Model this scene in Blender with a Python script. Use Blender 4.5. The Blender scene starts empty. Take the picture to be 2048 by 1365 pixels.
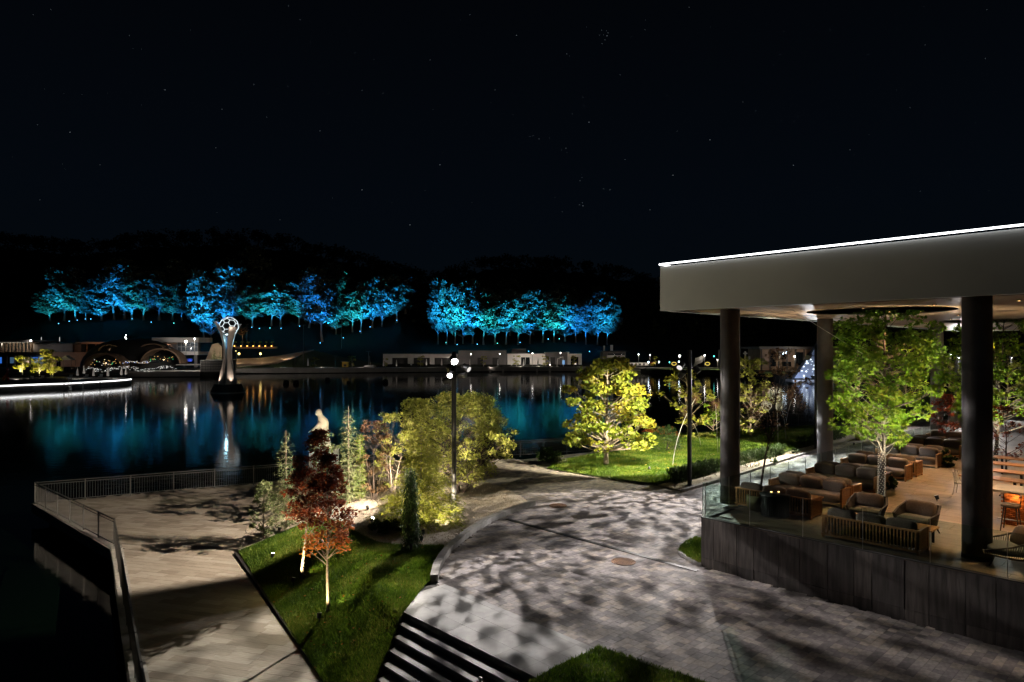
import bpy, bmesh, math, random
import numpy as np
from mathutils import Vector, Matrix
from mathutils.geometry import delaunay_2d_cdt
R = math.radians
SC = bpy.context.scene
COL = SC.collection

# ------------------------------------------------------------------ camera, world, exposure
CZ, FPX, CX, HY = 9.15, 1340.0, 1024.0, 699.0      # eye height above the lake, focal length in photo pixels, principal column, horizon row
cam_d = bpy.data.cameras.new('camera'); cam = bpy.data.objects.new('camera', cam_d); COL.objects.link(cam)
cam.location = (0, 0, CZ); cam.rotation_euler = (R(90), 0, 0)
cam_d.sensor_width = 36; cam_d.lens = 36 * FPX / 2048; cam_d.shift_y = (HY - 682.5) / 2048
cam_d.clip_start = .05; cam_d.clip_end = 6000
SC.camera = cam
SC.render.resolution_x, SC.render.resolution_y = 1024, 682
SC.view_settings.view_transform = 'Standard'; SC.view_settings.look = 'None'
SC.view_settings.exposure = 0; SC.view_settings.gamma = 1; SC.view_settings.use_curve_mapping = False
cy = SC.cycles
cy.use_denoising = True
cy.max_bounces = 7; cy.diffuse_bounces = 2; cy.glossy_bounces = 3; cy.transmission_bounces = 4; cy.transparent_max_bounces = 12
cy.sample_clamp_indirect = 2.0; cy.sample_clamp_direct = 30.0
cy.caustics_reflective = False; cy.caustics_refractive = False
cy.use_adaptive_sampling = True; cy.adaptive_threshold = .02

world = bpy.data.worlds.new('World'); SC.world = world; world.use_nodes = True
wn, wl = world.node_tree.nodes, world.node_tree.links
wn.clear()
w_out = wn.new('ShaderNodeOutputWorld'); w_bg = wn.new('ShaderNodeBackground')
w_tc = wn.new('ShaderNodeTexCoord'); w_sep = wn.new('ShaderNodeSeparateXYZ'); w_r = wn.new('ShaderNodeValToRGB')
wl.new(w_tc.outputs['Generated'], w_sep.inputs[0]); wl.new(w_sep.outputs[2], w_r.inputs[0])
wl.new(w_r.outputs[0], w_bg.inputs[0]); wl.new(w_bg.outputs[0], w_out.inputs[0])
e = w_r.color_ramp.elements                         # the night sky: a faint blue that deepens upwards
e[0].position = 0; e[0].color = (.0014, .0028, .0040, 1)
e[1].position = .6; e[1].color = (.0007, .0009, .0015, 1)
m = w_r.color_ramp.elements.new(.2); m.color = (.0011, .0023, .0042, 1)
w_bg.inputs[1].default_value = 1.0

# ------------------------------------------------------------------ points
def at(px, py, Y):
    return Vector(((px - CX) / FPX * Y, Y, CZ - (py - HY) / FPX * Y))
def P(px, py, z):
    Y = FPX * (CZ - z) / (py - HY)
    return Vector(((px - CX) / FPX * Y, Y, z))
U1 = Vector((.684, -.729, 0)); U2 = Vector((.726, .687, 0))     # along the terrace front (to the right), and away from it
O = Vector((6.09, 21.6, 0))
Z_ROAD, Z_PLAZA, Z_TER, Z_CEIL = 2.15, .95, 3.73, 10.55
def TL(t, s, z=Z_TER): 
    v = O + U1 * t + U2 * s; v.z = z; return v
rng = np.random.default_rng(7)
rnd = random.Random(5)

# ------------------------------------------------------------------ objects
def tag(o, label=None, cat=None, group=None, kind=None):
    if label: o['label'] = label
    if cat: o['category'] = cat
    if group: o['group'] = group
    if kind: o['kind'] = kind
    return o
def thing(name, label, cat, loc=(0, 0, 0), rz=0, group=None):
    o = bpy.data.objects.new(name, None); COL.objects.link(o)
    o.location = loc; o.rotation_euler.z = rz; o.empty_display_size = .2
    return tag(o, label, cat, group)
def link(name, me, parent=None, loc=None, rz=0):
    o = bpy.data.objects.new(name, me); COL.objects.link(o)
    if parent: o.parent = parent
    if loc is not None: o.location = loc
    if rz: o.rotation_euler.z = rz
    return o
def copy_tree(o, parent=None):
    c = o.copy(); COL.objects.link(c)
    if parent: c.parent = parent
    for ch in list(o.children): copy_tree(ch, c)
    return c

class MB:
    def __init__(s): s.v = []; s.f = []; s.t = []; s.tone = 0.5
    def add(s, vs, fs):
        n = len(s.v); s.v += [tuple(v) for v in vs]
        for f in fs: s.f.append(tuple(i + n for i in f)); s.t.append(s.tone)
        return s
    def box(s, x0, x1, y0, y1, z0, z1):
        return s.add([(x0,y0,z0),(x1,y0,z0),(x1,y1,z0),(x0,y1,z0),(x0,y0,z1),(x1,y0,z1),(x1,y1,z1),(x0,y1,z1)],
              [(0,3,2,1),(4,5,6,7),(0,1,5,4),(1,2,6,5),(2,3,7,6),(3,0,4,7)])
    def prism(s, poly, z0, z1):                      # poly counter-clockwise
        n = len(poly); b = [(p[0], p[1], z0) for p in poly]; t = [(p[0], p[1], z1) for p in poly]
        return s.add(b + t, [tuple(range(n))[::-1], tuple(range(n, 2*n))] + [(i, (i+1) % n, (i+1) % n + n, i + n) for i in range(n)])
    def bar(s, a, b, w, h=None, up=Vector((0,0,1))):
        a = Vector(a); b = Vector(b); h = h or w; d = (b - a).normalized()
        x = d.cross(up); x = x.normalized() if x.length > 1e-4 else Vector((1,0,0)); y = x.cross(d)
        c = [x*w/2 + y*h/2, -x*w/2 + y*h/2, -x*w/2 - y*h/2, x*w/2 - y*h/2]
        return s.add([a + k for k in c] + [b + k for k in c], [(3,2,1,0),(4,5,6,7)] + [(i,(i+1)%4,(i+1)%4+4,i+4) for i in range(4)])
    def tube(s, pts, rad, n=7, cap=True):
        pts = [Vector(p) for p in pts]
        if not hasattr(rad, '__len__'): rad = [rad] * len(pts)
        vs, fs = [], []
        for i, p in enumerate(pts):
            d = (pts[min(i+1, len(pts)-1)] - pts[max(i-1, 0)]).normalized()
            x = d.cross(Vector((0,0,1))) if abs(d.z) < .95 else d.cross(Vector((0,1,0)))
            x.normalize(); y = d.cross(x)
            for k in range(n):
                a = 2*math.pi*k/n; vs.append(p + (x*math.cos(a) + y*math.sin(a)) * rad[i])
        for i in range(len(pts)-1):
            for k in range(n): fs.append((i*n+k, i*n+(k+1)%n, (i+1)*n+(k+1)%n, (i+1)*n+k))
        if cap: fs.append(tuple(range(n))[::-1]); fs.append(tuple(range((len(pts)-1)*n, len(pts)*n)))
        return s.add(vs, fs)
    def lathe(s, prof, c=(0,0,0), n=20):
        vs, fs = [], []
        for (r, z) in prof:
            for k in range(n):
                a = 2*math.pi*k/n; vs.append((c[0]+r*math.cos(a), c[1]+r*math.sin(a), c[2]+z))
        for i in range(len(prof)-1):
            for k in range(n): fs.append((i*n+k, i*n+(k+1)%n, (i+1)*n+(k+1)%n, (i+1)*n+k))
        fs.append(tuple(range(n))[::-1]); fs.append(tuple(range((len(prof)-1)*n, len(prof)*n)))
        return s.add(vs, fs)
    def pill(s, c, h, ex=.4, nu=14, nv=9, M=None):   # a cushion: superellipsoid with half sizes h
        def pw(a, p): return math.copysign(abs(a)**p, a)
        vs, fs = [], []
        for j in range(nv+1):
            v = -math.pi/2 + math.pi*j/nv
            for i in range(nu):
                u = 2*math.pi*i/nu
                p = Vector((h[0]*pw(math.cos(v),ex)*pw(math.cos(u),ex), h[1]*pw(math.cos(v),ex)*pw(math.sin(u),ex), h[2]*pw(math.sin(v),ex)))
                if M: p = M @ p
                vs.append(p + Vector(c))
        for j in range(nv):
            for i in range(nu): fs.append((j*nu+i, j*nu+(i+1)%nu, (j+1)*nu+(i+1)%nu, (j+1)*nu+i))
        return s.add(vs, fs)
    def mesh(s, mat, smooth=False):
        me = bpy.data.meshes.new('mesh'); me.from_pydata(s.v, [], s.f)
        if any(t != .5 for t in s.t):
            a = me.attributes.new('tone', 'FLOAT', 'FACE'); a.data.foreach_set('value', s.t)
        if smooth: me.shade_smooth()
        me.materials.append(mat); me.update()
        return me
    def build(s, name, mat, parent=None, smooth=False, loc=None, rz=0):
        return link(name, s.mesh(mat, smooth), parent, loc, rz)

def npmesh(v, f, mat, tone=None, smooth=False):
    """v (N,3), f (M,k)"""
    v = np.asarray(v, np.float32); f = np.asarray(f, np.int32); M, k = f.shape
    me = bpy.data.meshes.new('mesh')
    me.vertices.add(len(v)); me.vertices.foreach_set('co', v.ravel())
    me.loops.add(M*k); me.loops.foreach_set('vertex_index', f.ravel())
    me.polygons.add(M); me.polygons.foreach_set('loop_start', np.arange(0, M*k, k, dtype=np.int32))
    if tone is not None:
        a = me.attributes.new('tone', 'FLOAT', 'FACE'); a.data.foreach_set('value', np.asarray(tone, np.float32))
    me.update(calc_edges=True)
    me.shade_smooth() if smooth else me.shade_flat()
    me.materials.append(mat)
    return me

# ------------------------------------------------------------------ materials
def L(c): return (c[0], c[1], c[2], 1)
def mat(name, c1, c2=None, scale=4.0, rough=.7, metal=0, bump=0, bscale=None, stretch=None, tone=None, detail=4, spec=.5, coat=0):
    """noise between c1 and c2; 'tone' = a second colour pair picked by the piece's own tone attribute"""
    m = bpy.data.materials.new(name); m.use_nodes = True; n, l = m.node_tree.nodes, m.node_tree.links
    b = n['Principled BSDF']; b.inputs['Roughness'].default_value = rough; b.inputs['Metallic'].default_value = metal
    b.inputs['Specular IOR Level'].default_value = spec; b.inputs['Coat Weight'].default_value = coat
    b.inputs['Base Color'].default_value = L(c1)
    if c2 is None and not tone and not bump: return m
    tc = n.new('ShaderNodeTexCoord'); mp = n.new('ShaderNodeMapping'); l.new(tc.outputs['Object'], mp.inputs[0])
    if stretch:
        mp.inputs['Rotation'].default_value[2] = stretch[0]; mp.inputs['Scale'].default_value = stretch[1]
    nz = n.new('ShaderNodeTexNoise'); nz.inputs['Scale'].default_value = scale; nz.inputs['Detail'].default_value = detail
    l.new(mp.outputs[0], nz.inputs['Vector'])
    rp = n.new('ShaderNodeMapRange'); rp.inputs[1].default_value = .32; rp.inputs[2].default_value = .68; l.new(nz.outputs[0], rp.inputs[0])
    mx = n.new('ShaderNodeMix'); mx.data_type = 'RGBA'; mx.inputs[6].default_value = L(c1); mx.inputs[7].default_value = L(c2 or c1)
    l.new(rp.outputs[0], mx.inputs[0]); out = mx.outputs[2]
    if tone:
        at_ = n.new('ShaderNodeAttribute'); at_.attribute_name = 'tone'
        m2 = n.new('ShaderNodeMix'); m2.data_type = 'RGBA'; m2.blend_type = 'MULTIPLY'; m2.inputs[0].default_value = 1
        rr = n.new('ShaderNodeValToRGB'); rr.color_ramp.elements[0].color = L(tone[0]); rr.color_ramp.elements[1].color = L(tone[-1])
        for i, t in enumerate(tone[1:-1]):
            el = rr.color_ramp.elements.new((i+1)/(len(tone)-1)); el.color = L(t)
        l.new(at_.outputs['Fac'], rr.inputs[0]); l.new(out, m2.inputs[6]); l.new(rr.outputs[0], m2.inputs[7]); out = m2.outputs[2]
    l.new(out, b.inputs['Base Color'])
    if bump:
        bn = n.new('ShaderNodeTexNoise'); bn.inputs['Scale'].default_value = bscale or scale*4; bn.inputs['Detail'].default_value = 5
        l.new(mp.outputs[0], bn.inputs['Vector'])
        bp = n.new('ShaderNodeBump'); bp.inputs['Strength'].default_value = bump; bp.inputs['Distance'].default_value = .03
        l.new(bn.outputs[0], bp.inputs['Height']); l.new(bp.outputs[0], b.inputs['Normal'])
    return m
def leafmat(name, cols, trans=.35, rough=.55):
    m = bpy.data.materials.new(name); m.use_nodes = True; n, l = m.node_tree.nodes, m.node_tree.links
    b = n['Principled BSDF']; b.inputs['Roughness'].default_value = rough; b.inputs['Specular IOR Level'].default_value = .3
    a = n.new('ShaderNodeAttribute'); a.attribute_name = 'tone'; r = n.new('ShaderNodeValToRGB')
    r.color_ramp.elements[0].color = L(cols[0]); r.color_ramp.elements[1].color = L(cols[-1])
    for i, c in enumerate(cols[1:-1]): r.color_ramp.elements.new((i+1)/(len(cols)-1)).color = L(c)
    t = n.new('ShaderNodeBsdfTranslucent'); mx = n.new('ShaderNodeMixShader'); mx.inputs[0].default_value = trans
    l.new(a.outputs['Fac'], r.inputs[0]); l.new(r.outputs[0], b.inputs['Base Color']); l.new(r.outputs[0], t.inputs[0])
    l.new(b.outputs[0], mx.inputs[1]); l.new(t.outputs[0], mx.inputs[2]); l.new(mx.outputs[0], n['Material Output'].inputs[0])
    return m
def emit(name, c, s):
    m = bpy.data.materials.new(name); m.use_nodes = True; n, l = m.node_tree.nodes, m.node_tree.links
    n.remove(n['Principled BSDF']); e = n.new('ShaderNodeEmission'); e.inputs[0].default_value = L(c); e.inputs[1].default_value = s
    l.new(e.outputs[0], n['Material Output'].inputs[0]); return m
def glassmat(name, tint, gloss=1.0):
    m = bpy.data.materials.new(name); m.use_nodes = True; n, l = m.node_tree.nodes, m.node_tree.links
    n.remove(n['Principled BSDF']); t = n.new('ShaderNodeBsdfTransparent'); t.inputs[0].default_value = L(tint)
    g = n.new('ShaderNodeBsdfGlossy'); g.inputs['Roughness'].default_value = .02
    lw = n.new('ShaderNodeLayerWeight'); lw.inputs[0].default_value = .5; pw = n.new('ShaderNodeMath'); pw.operation = 'POWER'; pw.inputs[1].default_value = 5
    fr = n.new('ShaderNodeMath'); fr.operation = 'MULTIPLY_ADD'; fr.inputs[1].default_value = .94; fr.inputs[2].default_value = .03; l.new(lw.outputs['Facing'], pw.inputs[0]); l.new(pw.outputs[0], fr.inputs[0])
    mx = n.new('ShaderNodeMixShader')
    l.new(fr.outputs[0], mx.inputs[0]); l.new(t.outputs[0], mx.inputs[1]); l.new(g.outputs[0], mx.inputs[2]); l.new(mx.outputs[0], n['Material Output'].inputs[0])
    return m

A1 = math.atan2(U1.y, U1.x)                          # angle of the terrace front
AP = math.atan2(.25, -.968)                          # angle of the plaza boards
M = {}
M['paver'] = mat('paver_stone', (.20,.185,.18), (.34,.31,.30), 9, .75, bump=.25, bscale=60, tone=[(.42,.40,.42),(.72,.68,.70),(.95,.92,.88),(1.15,1.05,.9)])
M['bed'] = mat('bedding_sand', (.04,.038,.035), (.06,.055,.05), 20, .95)
M['plaza'] = mat('plaza_plank_tile', (.27,.24,.205), (.40,.36,.31), 3, .6, bump=.15, bscale=14, stretch=(-AP, (1, 9, 1)), tone=[(.62,.58,.55),(.85,.83,.8),(1,1,1)])
M['granite'] = mat('light_granite', (.26,.255,.25), (.38,.37,.36), 3, .65, bump=.1, bscale=120, tone=[(.85,.85,.85),(1,1,1)])
M['kerb'] = mat('kerb_concrete', (.28,.27,.25), (.40,.38,.36), 6, .85, bump=.2, bscale=60, tone=[(.8,.8,.8),(1,1,1)])
M['concrete'] = mat('concrete', (.20,.19,.18), (.30,.29,.27), 2, .85, bump=.2, bscale=30)
M['wallplank'] = mat('board_marked_panel', (.055,.046,.042), (.15,.128,.12), 3, .7, bump=.3, bscale=16, stretch=(-A1, (4, 4, .35)), tone=[(.55,.55,.57),(.8,.8,.8),(1.1,1.08,1.05)])
M['terrace'] = mat('terrace_tile', (.19,.14,.095), (.31,.24,.165), 2.5, .5, bump=.08, bscale=20, stretch=(-A1, (1, 8, 1)), tone=[(.7,.7,.7),(1,1,1)])
M['fascia'] = mat('fascia_render', (.58,.60,.60), (.65,.67,.66), .7, .6, bump=.03, bscale=30)
M['soffit'] = mat('soffit_timber', (.30,.165,.095), (.50,.31,.19), 2.0, .42, bump=.05, stretch=(-A1, (.35, 5, 1)))
M['dark'] = mat('dark_metal', (.028,.028,.03), None, rough=.45, metal=.6)
M['column'] = mat('column_grey', (.10,.095,.095), (.13,.125,.12), 3, .6, bump=.05)
M['black'] = mat('black_paint', (.012,.012,.012), None, rough=.6)
M['steel'] = mat('brushed_steel', (.45,.44,.42), (.6,.58,.55), 5, .32, metal=.9)
M['rail'] = mat('rail_grey_metal', (.10,.097,.092), None, rough=.5, metal=.5)
M['gravel'] = mat('gravel_bed', (.26,.215,.17), (.50,.44,.37), 22, .9, bump=.8, bscale=40)
M['stone'] = mat('gravel_stone', (.40,.34,.27), (.6,.54,.46), 8, .85, tone=[(.6,.55,.5),(.85,.82,.8),(1,1,1)])
M['soil'] = mat('lawn_soil', (.024,.040,.008), (.05,.075,.014), 6, .95, bump=.4)
M['grass'] = leafmat('grass_blade', [(.032,.075,.006),(.075,.14,.010),(.13,.20,.016),(.26,.25,.06)], .4)
M['bark'] = mat('bark_brown', (.10,.075,.055), (.22,.18,.14), 14, .9, bump=.6, bscale=30)
M['bark_pale'] = mat('bark_pale', (.30,.26,.21), (.48,.43,.36), 12, .85, bump=.4, bscale=30)
M['bark_dark'] = mat('bark_dark', (.035,.025,.02), (.075,.055,.045), 14, .9, bump=.5)
M['wood'] = mat('sofa_teak', (.36,.16,.06), (.54,.27,.10), 5, .5, stretch=(0, (1, 1, 6)))
M['cushion'] = mat('cushion_fabric', (.080,.060,.046), (.12,.09,.07), 30, .95, bump=.2, bscale=200)
M['cushion_grey'] = mat('cushion_grey_fabric', (.065,.066,.058), (.09,.09,.08), 30, .95, bump=.2, bscale=200)
M['rope'] = mat('rope_weave', (.03,.026,.025), (.055,.05,.048), 60, .8, bump=.5, bscale=150)
M['brick'] = mat('bar_brick', (.36,.11,.03), (.50,.17,.05), 9, .8, tone=[(.8,.8,.8),(1,1,1)])
M['rust'] = mat('rusty_iron', (.13,.06,.03), (.22,.11,.05), 12, .8, bump=.4, bscale=60)
M['statue'] = mat('statue_stone', (.50,.44,.36), (.62,.56,.47), 4, .8, bump=.1)
M['water'] = None
M['white'] = mat('white_wall', (.60,.57,.53), (.68,.65,.61), .4, .8)
M['greywall'] = mat('grey_wall', (.13,.12,.12), (.17,.16,.155), .4, .8)
M['brownwall'] = mat('brown_wall', (.20,.13,.09), (.27,.18,.12), .5, .75)
M['darkwall'] = mat('dark_wall', (.025,.024,.024), (.04,.038,.036), .5, .7)
M['darkglass'] = mat('dark_window', (.008,.01,.012), None, rough=.08)
M['cloth'] = mat('white_canvas', (.62,.60,.57), (.7,.68,.65), 3, .9)
M['sand'] = mat('sandy_path', (.30,.22,.15), (.42,.32,.22), .5, .95, bump=.2)
M['shore'] = mat('shore_paving', (.30,.28,.26), (.42,.40,.37), .35, .8)
M['hill'] = mat('hillside_undergrowth', (.004,.005,.003), (.010,.011,.006), .06, .95)
M['bank'] = mat('grassy_bank', (.03,.05,.015), (.06,.08,.025), .15, .95)
M['glass'] = glassmat('balustrade_glass', (.80,.87,.84))
M['winglass'] = glassmat('window_glass', (.7,.75,.78))
M['lf_blue'] = leafmat('forest_leaf', [(.07,.10,.07),(.12,.15,.11),(.18,.21,.16)], .35)
M['lf_maple'] = leafmat('maple_leaf', [(.06,.10,.012),(.13,.17,.018),(.22,.23,.025),(.32,.21,.03)], .42)
M['lf_red'] = leafmat('dark_red_leaf', [(.05,.010,.008),(.12,.022,.012),(.20,.045,.016),(.32,.09,.025)], .4)
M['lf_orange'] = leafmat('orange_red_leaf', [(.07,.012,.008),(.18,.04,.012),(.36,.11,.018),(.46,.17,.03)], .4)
M['lf_bush'] = leafmat('pale_bush_leaf', [(.14,.17,.03),(.24,.27,.05),(.34,.35,.08),(.44,.42,.16)], .35)
M['lf_cedar'] = leafmat('golden_cedar_needle', [(.12,.14,.015),(.24,.26,.03),(.36,.36,.07)], .35)
M['lf_fir'] = leafmat('grey_green_needle', [(.06,.08,.03),(.12,.15,.06),(.22,.23,.12)], .25)
M['lf_thuja'] = leafmat('lime_thuja_leaf', [(.11,.18,.02),(.22,.30,.03)], .3)
M['lf_dark'] = leafmat('dark_green_leaf', [(.012,.03,.006),(.03,.06,.012),(.05,.09,.02)], .25)
M['lf_lime'] = leafmat('liquidambar_leaf', [(.045,.11,.006),(.10,.19,.010),(.17,.26,.018),(.24,.24,.03)], .42)
M['lf_brown'] = leafmat('copper_brown_leaf', [(.06,.03,.015),(.14,.08,.04),(.24,.16,.08)], .3)
M['lf_young'] = leafmat('young_tree_leaf', [(.14,.17,.02),(.26,.27,.04),(.38,.33,.06)], .35)
M['lf_night'] = leafmat('night_forest_leaf', [(.02,.028,.010),(.05,.055,.02)], .2)
M['red'] = mat('red_paint', (.30,.02,.015), None, rough=.5)
M['yellow'] = mat('yellow_paint', (.6,.38,.03), None, rough=.5)
M['blue'] = mat('blue_paint', (.02,.06,.5), None, rough=.5)
M['e_white'] = emit('lamp_white', (1, .96, .90), 60)
M['e_pole'] = emit('pole_lamp_white', (1, .97, .93), 120)
M['e_far'] = emit('far_lamp_white', (1, .93, .84), 26)
M['e_edge'] = emit('lamp_edge', (1,.95,.88), .9)
M['e_cool'] = emit('far_lamp_cool', (.7, .85, 1), 14)
M['e_blue'] = emit('blue_spot', (.12, .55, 1), 4)
M['e_teal'] = emit('teal_spot', (.15, 1, .9), 3)
M['e_warm'] = emit('warm_lamp', (1, .55, .18), 10)
M['e_amber'] = emit('amber_lamp', (1, .42, .08), 6)
M['e_led'] = emit('led_strip', (1, 1, 1), 5)
M['e_led2'] = emit('led_strip_far', (1, 1, 1), 3.2)
M['e_in'] = emit('lit_interior', (1, .80, .58), .55)
M['e_inb'] = emit('blue_lit_interior', (.05, .25, 1), .6)
M['e_ball'] = emit('ball_frame_light', (.85, .97, 1), 1.1)
M['e_dot'] = emit('structure_dots', (.8, .9, 1), 2.5)

def spot(name, loc, target, W, col=(1,.9,.78), ang=60, blend=.5, rad=.06, parent=None, gobo=None):
    d = bpy.data.lights.new(name, 'SPOT'); d.energy = W; d.color = col; d.spot_size = R(ang); d.spot_blend = blend; d.shadow_soft_size = rad
    o = bpy.data.objects.new(name, d); COL.objects.link(o); o.location = loc
    o.rotation_euler = (Vector(target) - Vector(loc)).to_track_quat('-Z', 'Y').to_euler()
    if parent:
        o.parent = parent; o.matrix_parent_inverse = Matrix.Translation(parent.location).inverted() if parent.rotation_euler.z == 0 else (Matrix.Translation(parent.location) @ Matrix.Rotation(parent.rotation_euler.z, 4, 'Z')).inverted()
    if gobo:                                         # a patterned glass disc in the projector: soft leafy blots
        d.use_nodes = True; n, l = d.node_tree.nodes, d.node_tree.links
        em = n['Emission']; tc = n.new('ShaderNodeTexCoord'); sp = n.new('ShaderNodeSeparateXYZ'); l.new(tc.outputs['Normal'], sp.inputs[0])
        dv = [n.new('ShaderNodeMath') for _ in range(2)]; cb = n.new('ShaderNodeCombineXYZ')
        for i in (0, 1):
            dv[i].operation = 'DIVIDE'; l.new(sp.outputs[i], dv[i].inputs[0]); l.new(sp.outputs[2], dv[i].inputs[1]); l.new(dv[i].outputs[0], cb.inputs[i])
        cb.inputs[2].default_value = gobo[2]
        nz = n.new('ShaderNodeTexNoise'); nz.inputs['Scale'].default_value = gobo[0]; nz.inputs['Detail'].default_value = 1.4; nz.inputs['Roughness'].default_value = .5
        nz.inputs['Distortion'].default_value = .15
        mr = n.new('ShaderNodeMapRange'); mr.interpolation_type = 'SMOOTHSTEP'; mr.inputs[1].default_value = .38; mr.inputs[2].default_value = .64
        mr.inputs[3].default_value = gobo[1]; mr.inputs[4].default_value = 1
        l.new(cb.outputs[0], nz.inputs['Vector']); l.new(nz.outputs[0], mr.inputs[0]); l.new(mr.outputs[0], em.inputs['Strength'])
    return o
def point(name, loc, W, col=(1,.85,.6), rad=.05, parent=None):
    if loc[1] > 100 and not name.startswith('monument'):   # far lamps face away, so unseen ones leave no streaks on the lake
        return spot(name, loc, (loc[0], loc[1]+6, loc[2]-1.6), W, col, 150, .6, rad, parent)
    d = bpy.data.lights.new(name, 'POINT'); d.energy = W; d.color = col; d.shadow_soft_size = rad
    o = bpy.data.objects.new(name, d); COL.objects.link(o); o.location = loc
    if parent: o.parent = parent; o.matrix_parent_inverse = Matrix.Translation(parent.location).inverted()
    return o

# ------------------------------------------------------------------ polygons
def inside(poly, x, y):
    """vectorised point in polygon"""
    x = np.asarray(x); y = np.asarray(y); c = np.zeros(x.shape, bool); n = len(poly)
    for i in range(n):
        x1, y1 = poly[i][0], poly[i][1]; x2, y2 = poly[(i+1) % n][0], poly[(i+1) % n][1]
        if y1 == y2: continue
        c ^= ((y1 > y) != (y2 > y)) & (x < (x2-x1)*(y-y1)/(y2-y1) + x1)
    return c
def dens(poly, step, closed=True):
    out = []; n = len(poly)
    for i in range(n if closed else n-1):
        a = Vector(poly[i][:2]); b = Vector(poly[(i+1) % n][:2]); k = max(1, int((b-a).length/step))
        out += [a.lerp(b, j/k) for j in range(k)]
    if not closed: out.append(Vector(poly[-1][:2]))
    return out
def sheet(name, poly, mt, hf, step=.6, skirt=None, parent=None, holes=()):
    """a ground sheet: the polygon triangulated over a height function, with a skirt down its edge"""
    b = dens(poly, step); xs = [p.x for p in b]; ys = [p.y for p in b]
    gx, gy = np.meshgrid(np.arange(min(xs), max(xs), step), np.arange(min(ys), max(ys), step))
    gx = gx.ravel() + rng.uniform(-.05, .05, gx.size)*step; gy = gy.ravel(); k = inside(poly, gx, gy)
    pts = list(b) + [Vector((x, y)) for x, y in zip(gx[k], gy[k])]
    cons = [list(range(len(b)))]
    for h in holes:
        n0 = len(pts); pts += [Vector(p[:2]) for p in h]; cons.append(list(range(n0, n0+len(h))))
    r = delaunay_2d_cdt(pts, [], cons, 3 if holes else 1, 1e-5)
    v = [(p.x, p.y, hf(p.x, p.y)) for p in r[0]]; f = [tuple(q) for q in r[2]]
    ff = []
    for q in f:
        a, b_, c = (Vector(v[i]) for i in q[:3])
        ff.append(q if (b_-a).cross(c-a).z > 0 else q[::-1])
    mb = MB(); mb.add(v, ff)
    if skirt is not None:
        n = len(b); t = [(p.x, p.y, hf(p.x, p.y)) for p in b]; d = [(p.x, p.y, skirt) for p in b]
        mb.add(t + d, [(i, i+n, (i+1) % n+n, (i+1) % n) for i in range(n)])
    return mb.build(name, mt, parent)
def strip(name, line, w, h0, h1, mt, hf, parent=None, side=1, seg=None):
    """a raised edging that follows a line; h0 below and h1 above the height function"""
    pts = dens(line, .4, False); mb = MB(); L_, R_ = [], []
    for i, p in enumerate(pts):
        d = (pts[min(i+1, len(pts)-1)] - pts[max(i-1, 0)]).normalized(); n = Vector((-d.y, d.x))*side
        L_.append(p); R_.append(p + n*w)
    vs = []
    for a, b in zip(L_, R_):
        z = hf(a.x, a.y); vs += [(a.x,a.y,z-h0),(a.x,a.y,z+h1),(b.x,b.y,z+h1),(b.x,b.y,z-h0)]
    fs = [(0,1,2,3), tuple(4*(len(pts)-1)+k for k in (3,2,1,0))]
    for i in range(len(pts)-1):
        o = 4*i
        for k in range(3): fs.append((o+k, o+4+k, o+5+k, o+1+k))
    if side > 0: fs = [f[::-1] for f in fs]
    mb.add(vs, fs); return mb.build(name, mt, parent)
def kerbline(name, line, w, h0, h1, mt, hf, unit, parent=None, side=1):
    """kerb stones laid end to end as parts"""
    pts = dens(line, unit, False); out = []
    for i in range(len(pts)-1):
        a, b = pts[i], pts[i+1]; d = (b-a).normalized(); g = d*.006
        out.append(strip(name, [a+g, b-g], w, h0, h1, mt, hf, parent, side))
    return out

# ------------------------------------------------------------------ foliage
HEX = [(0,-1),(.55,-.35),(.45,.45),(0,1),(-.45,.45),(-.55,-.35)]
QUAD = [(0,-1),(.6,0),(0,1),(-.6,0)]
THIN = [(0,-1),(.16,0),(0,1),(-.16,0)]
STAR = [(math.sin(a)*r, math.cos(a)*r) for a, r in ((R(180),.35),(R(140),.42),(R(108),.95),(R(85),.42),(R(52),1.0),(R(24),.45),(0,1.1),(R(-24),.45),(R(-52),1.0),(R(-85),.42),(R(-108),.95),(R(-140),.42))]
def leaves(c, size, tmpl, tone, up=.5, axis=None, fold=.25):
    """one small polygon per point; up = how much the leaves lie flat; axis = preferred long direction per leaf"""
    c = np.asarray(c, np.float64); N = len(c); T = np.array(tmpl); k = len(T)
    nrm = rng.normal(size=(N,3)); nrm[:,2] = np.abs(nrm[:,2])*(1+2*up) + up; nrm /= np.linalg.norm(nrm, axis=1)[:,None]
    ax = rng.normal(size=(N,3)) if axis is None else axis + rng.normal(size=(N,3))*.25
    ax -= (ax*nrm).sum(1)[:,None]*nrm; ax /= np.linalg.norm(ax, axis=1)[:,None] + 1e-9
    bx = np.cross(nrm, ax); s = size*rng.uniform(.65, 1.25, N)
    v = c[:,None,:] + s[:,None,None]*(T[None,:,1,None]*ax[:,None,:] + T[None,:,0,None]*bx[:,None,:] - fold*np.abs(T[None,:,0,None])*nrm[:,None,:])
    f = np.arange(N*k).reshape(N, k)
    return v.reshape(-1,3), f, tone
def crown_pts(centres, per, rad, flat=.6):
    N = len(centres); p = np.repeat(np.asarray(centres), per, 0); d = rng.normal(size=p.shape); d /= np.linalg.norm(d, axis=1)[:,None]
    d *= (rng.uniform(.25, 1, len(p))**.6)[:,None]; d[:,2] *= flat
    r = np.repeat(rng.uniform(.6, 1.25, N), per)*rad
    return p + d*r[:,None]
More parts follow.
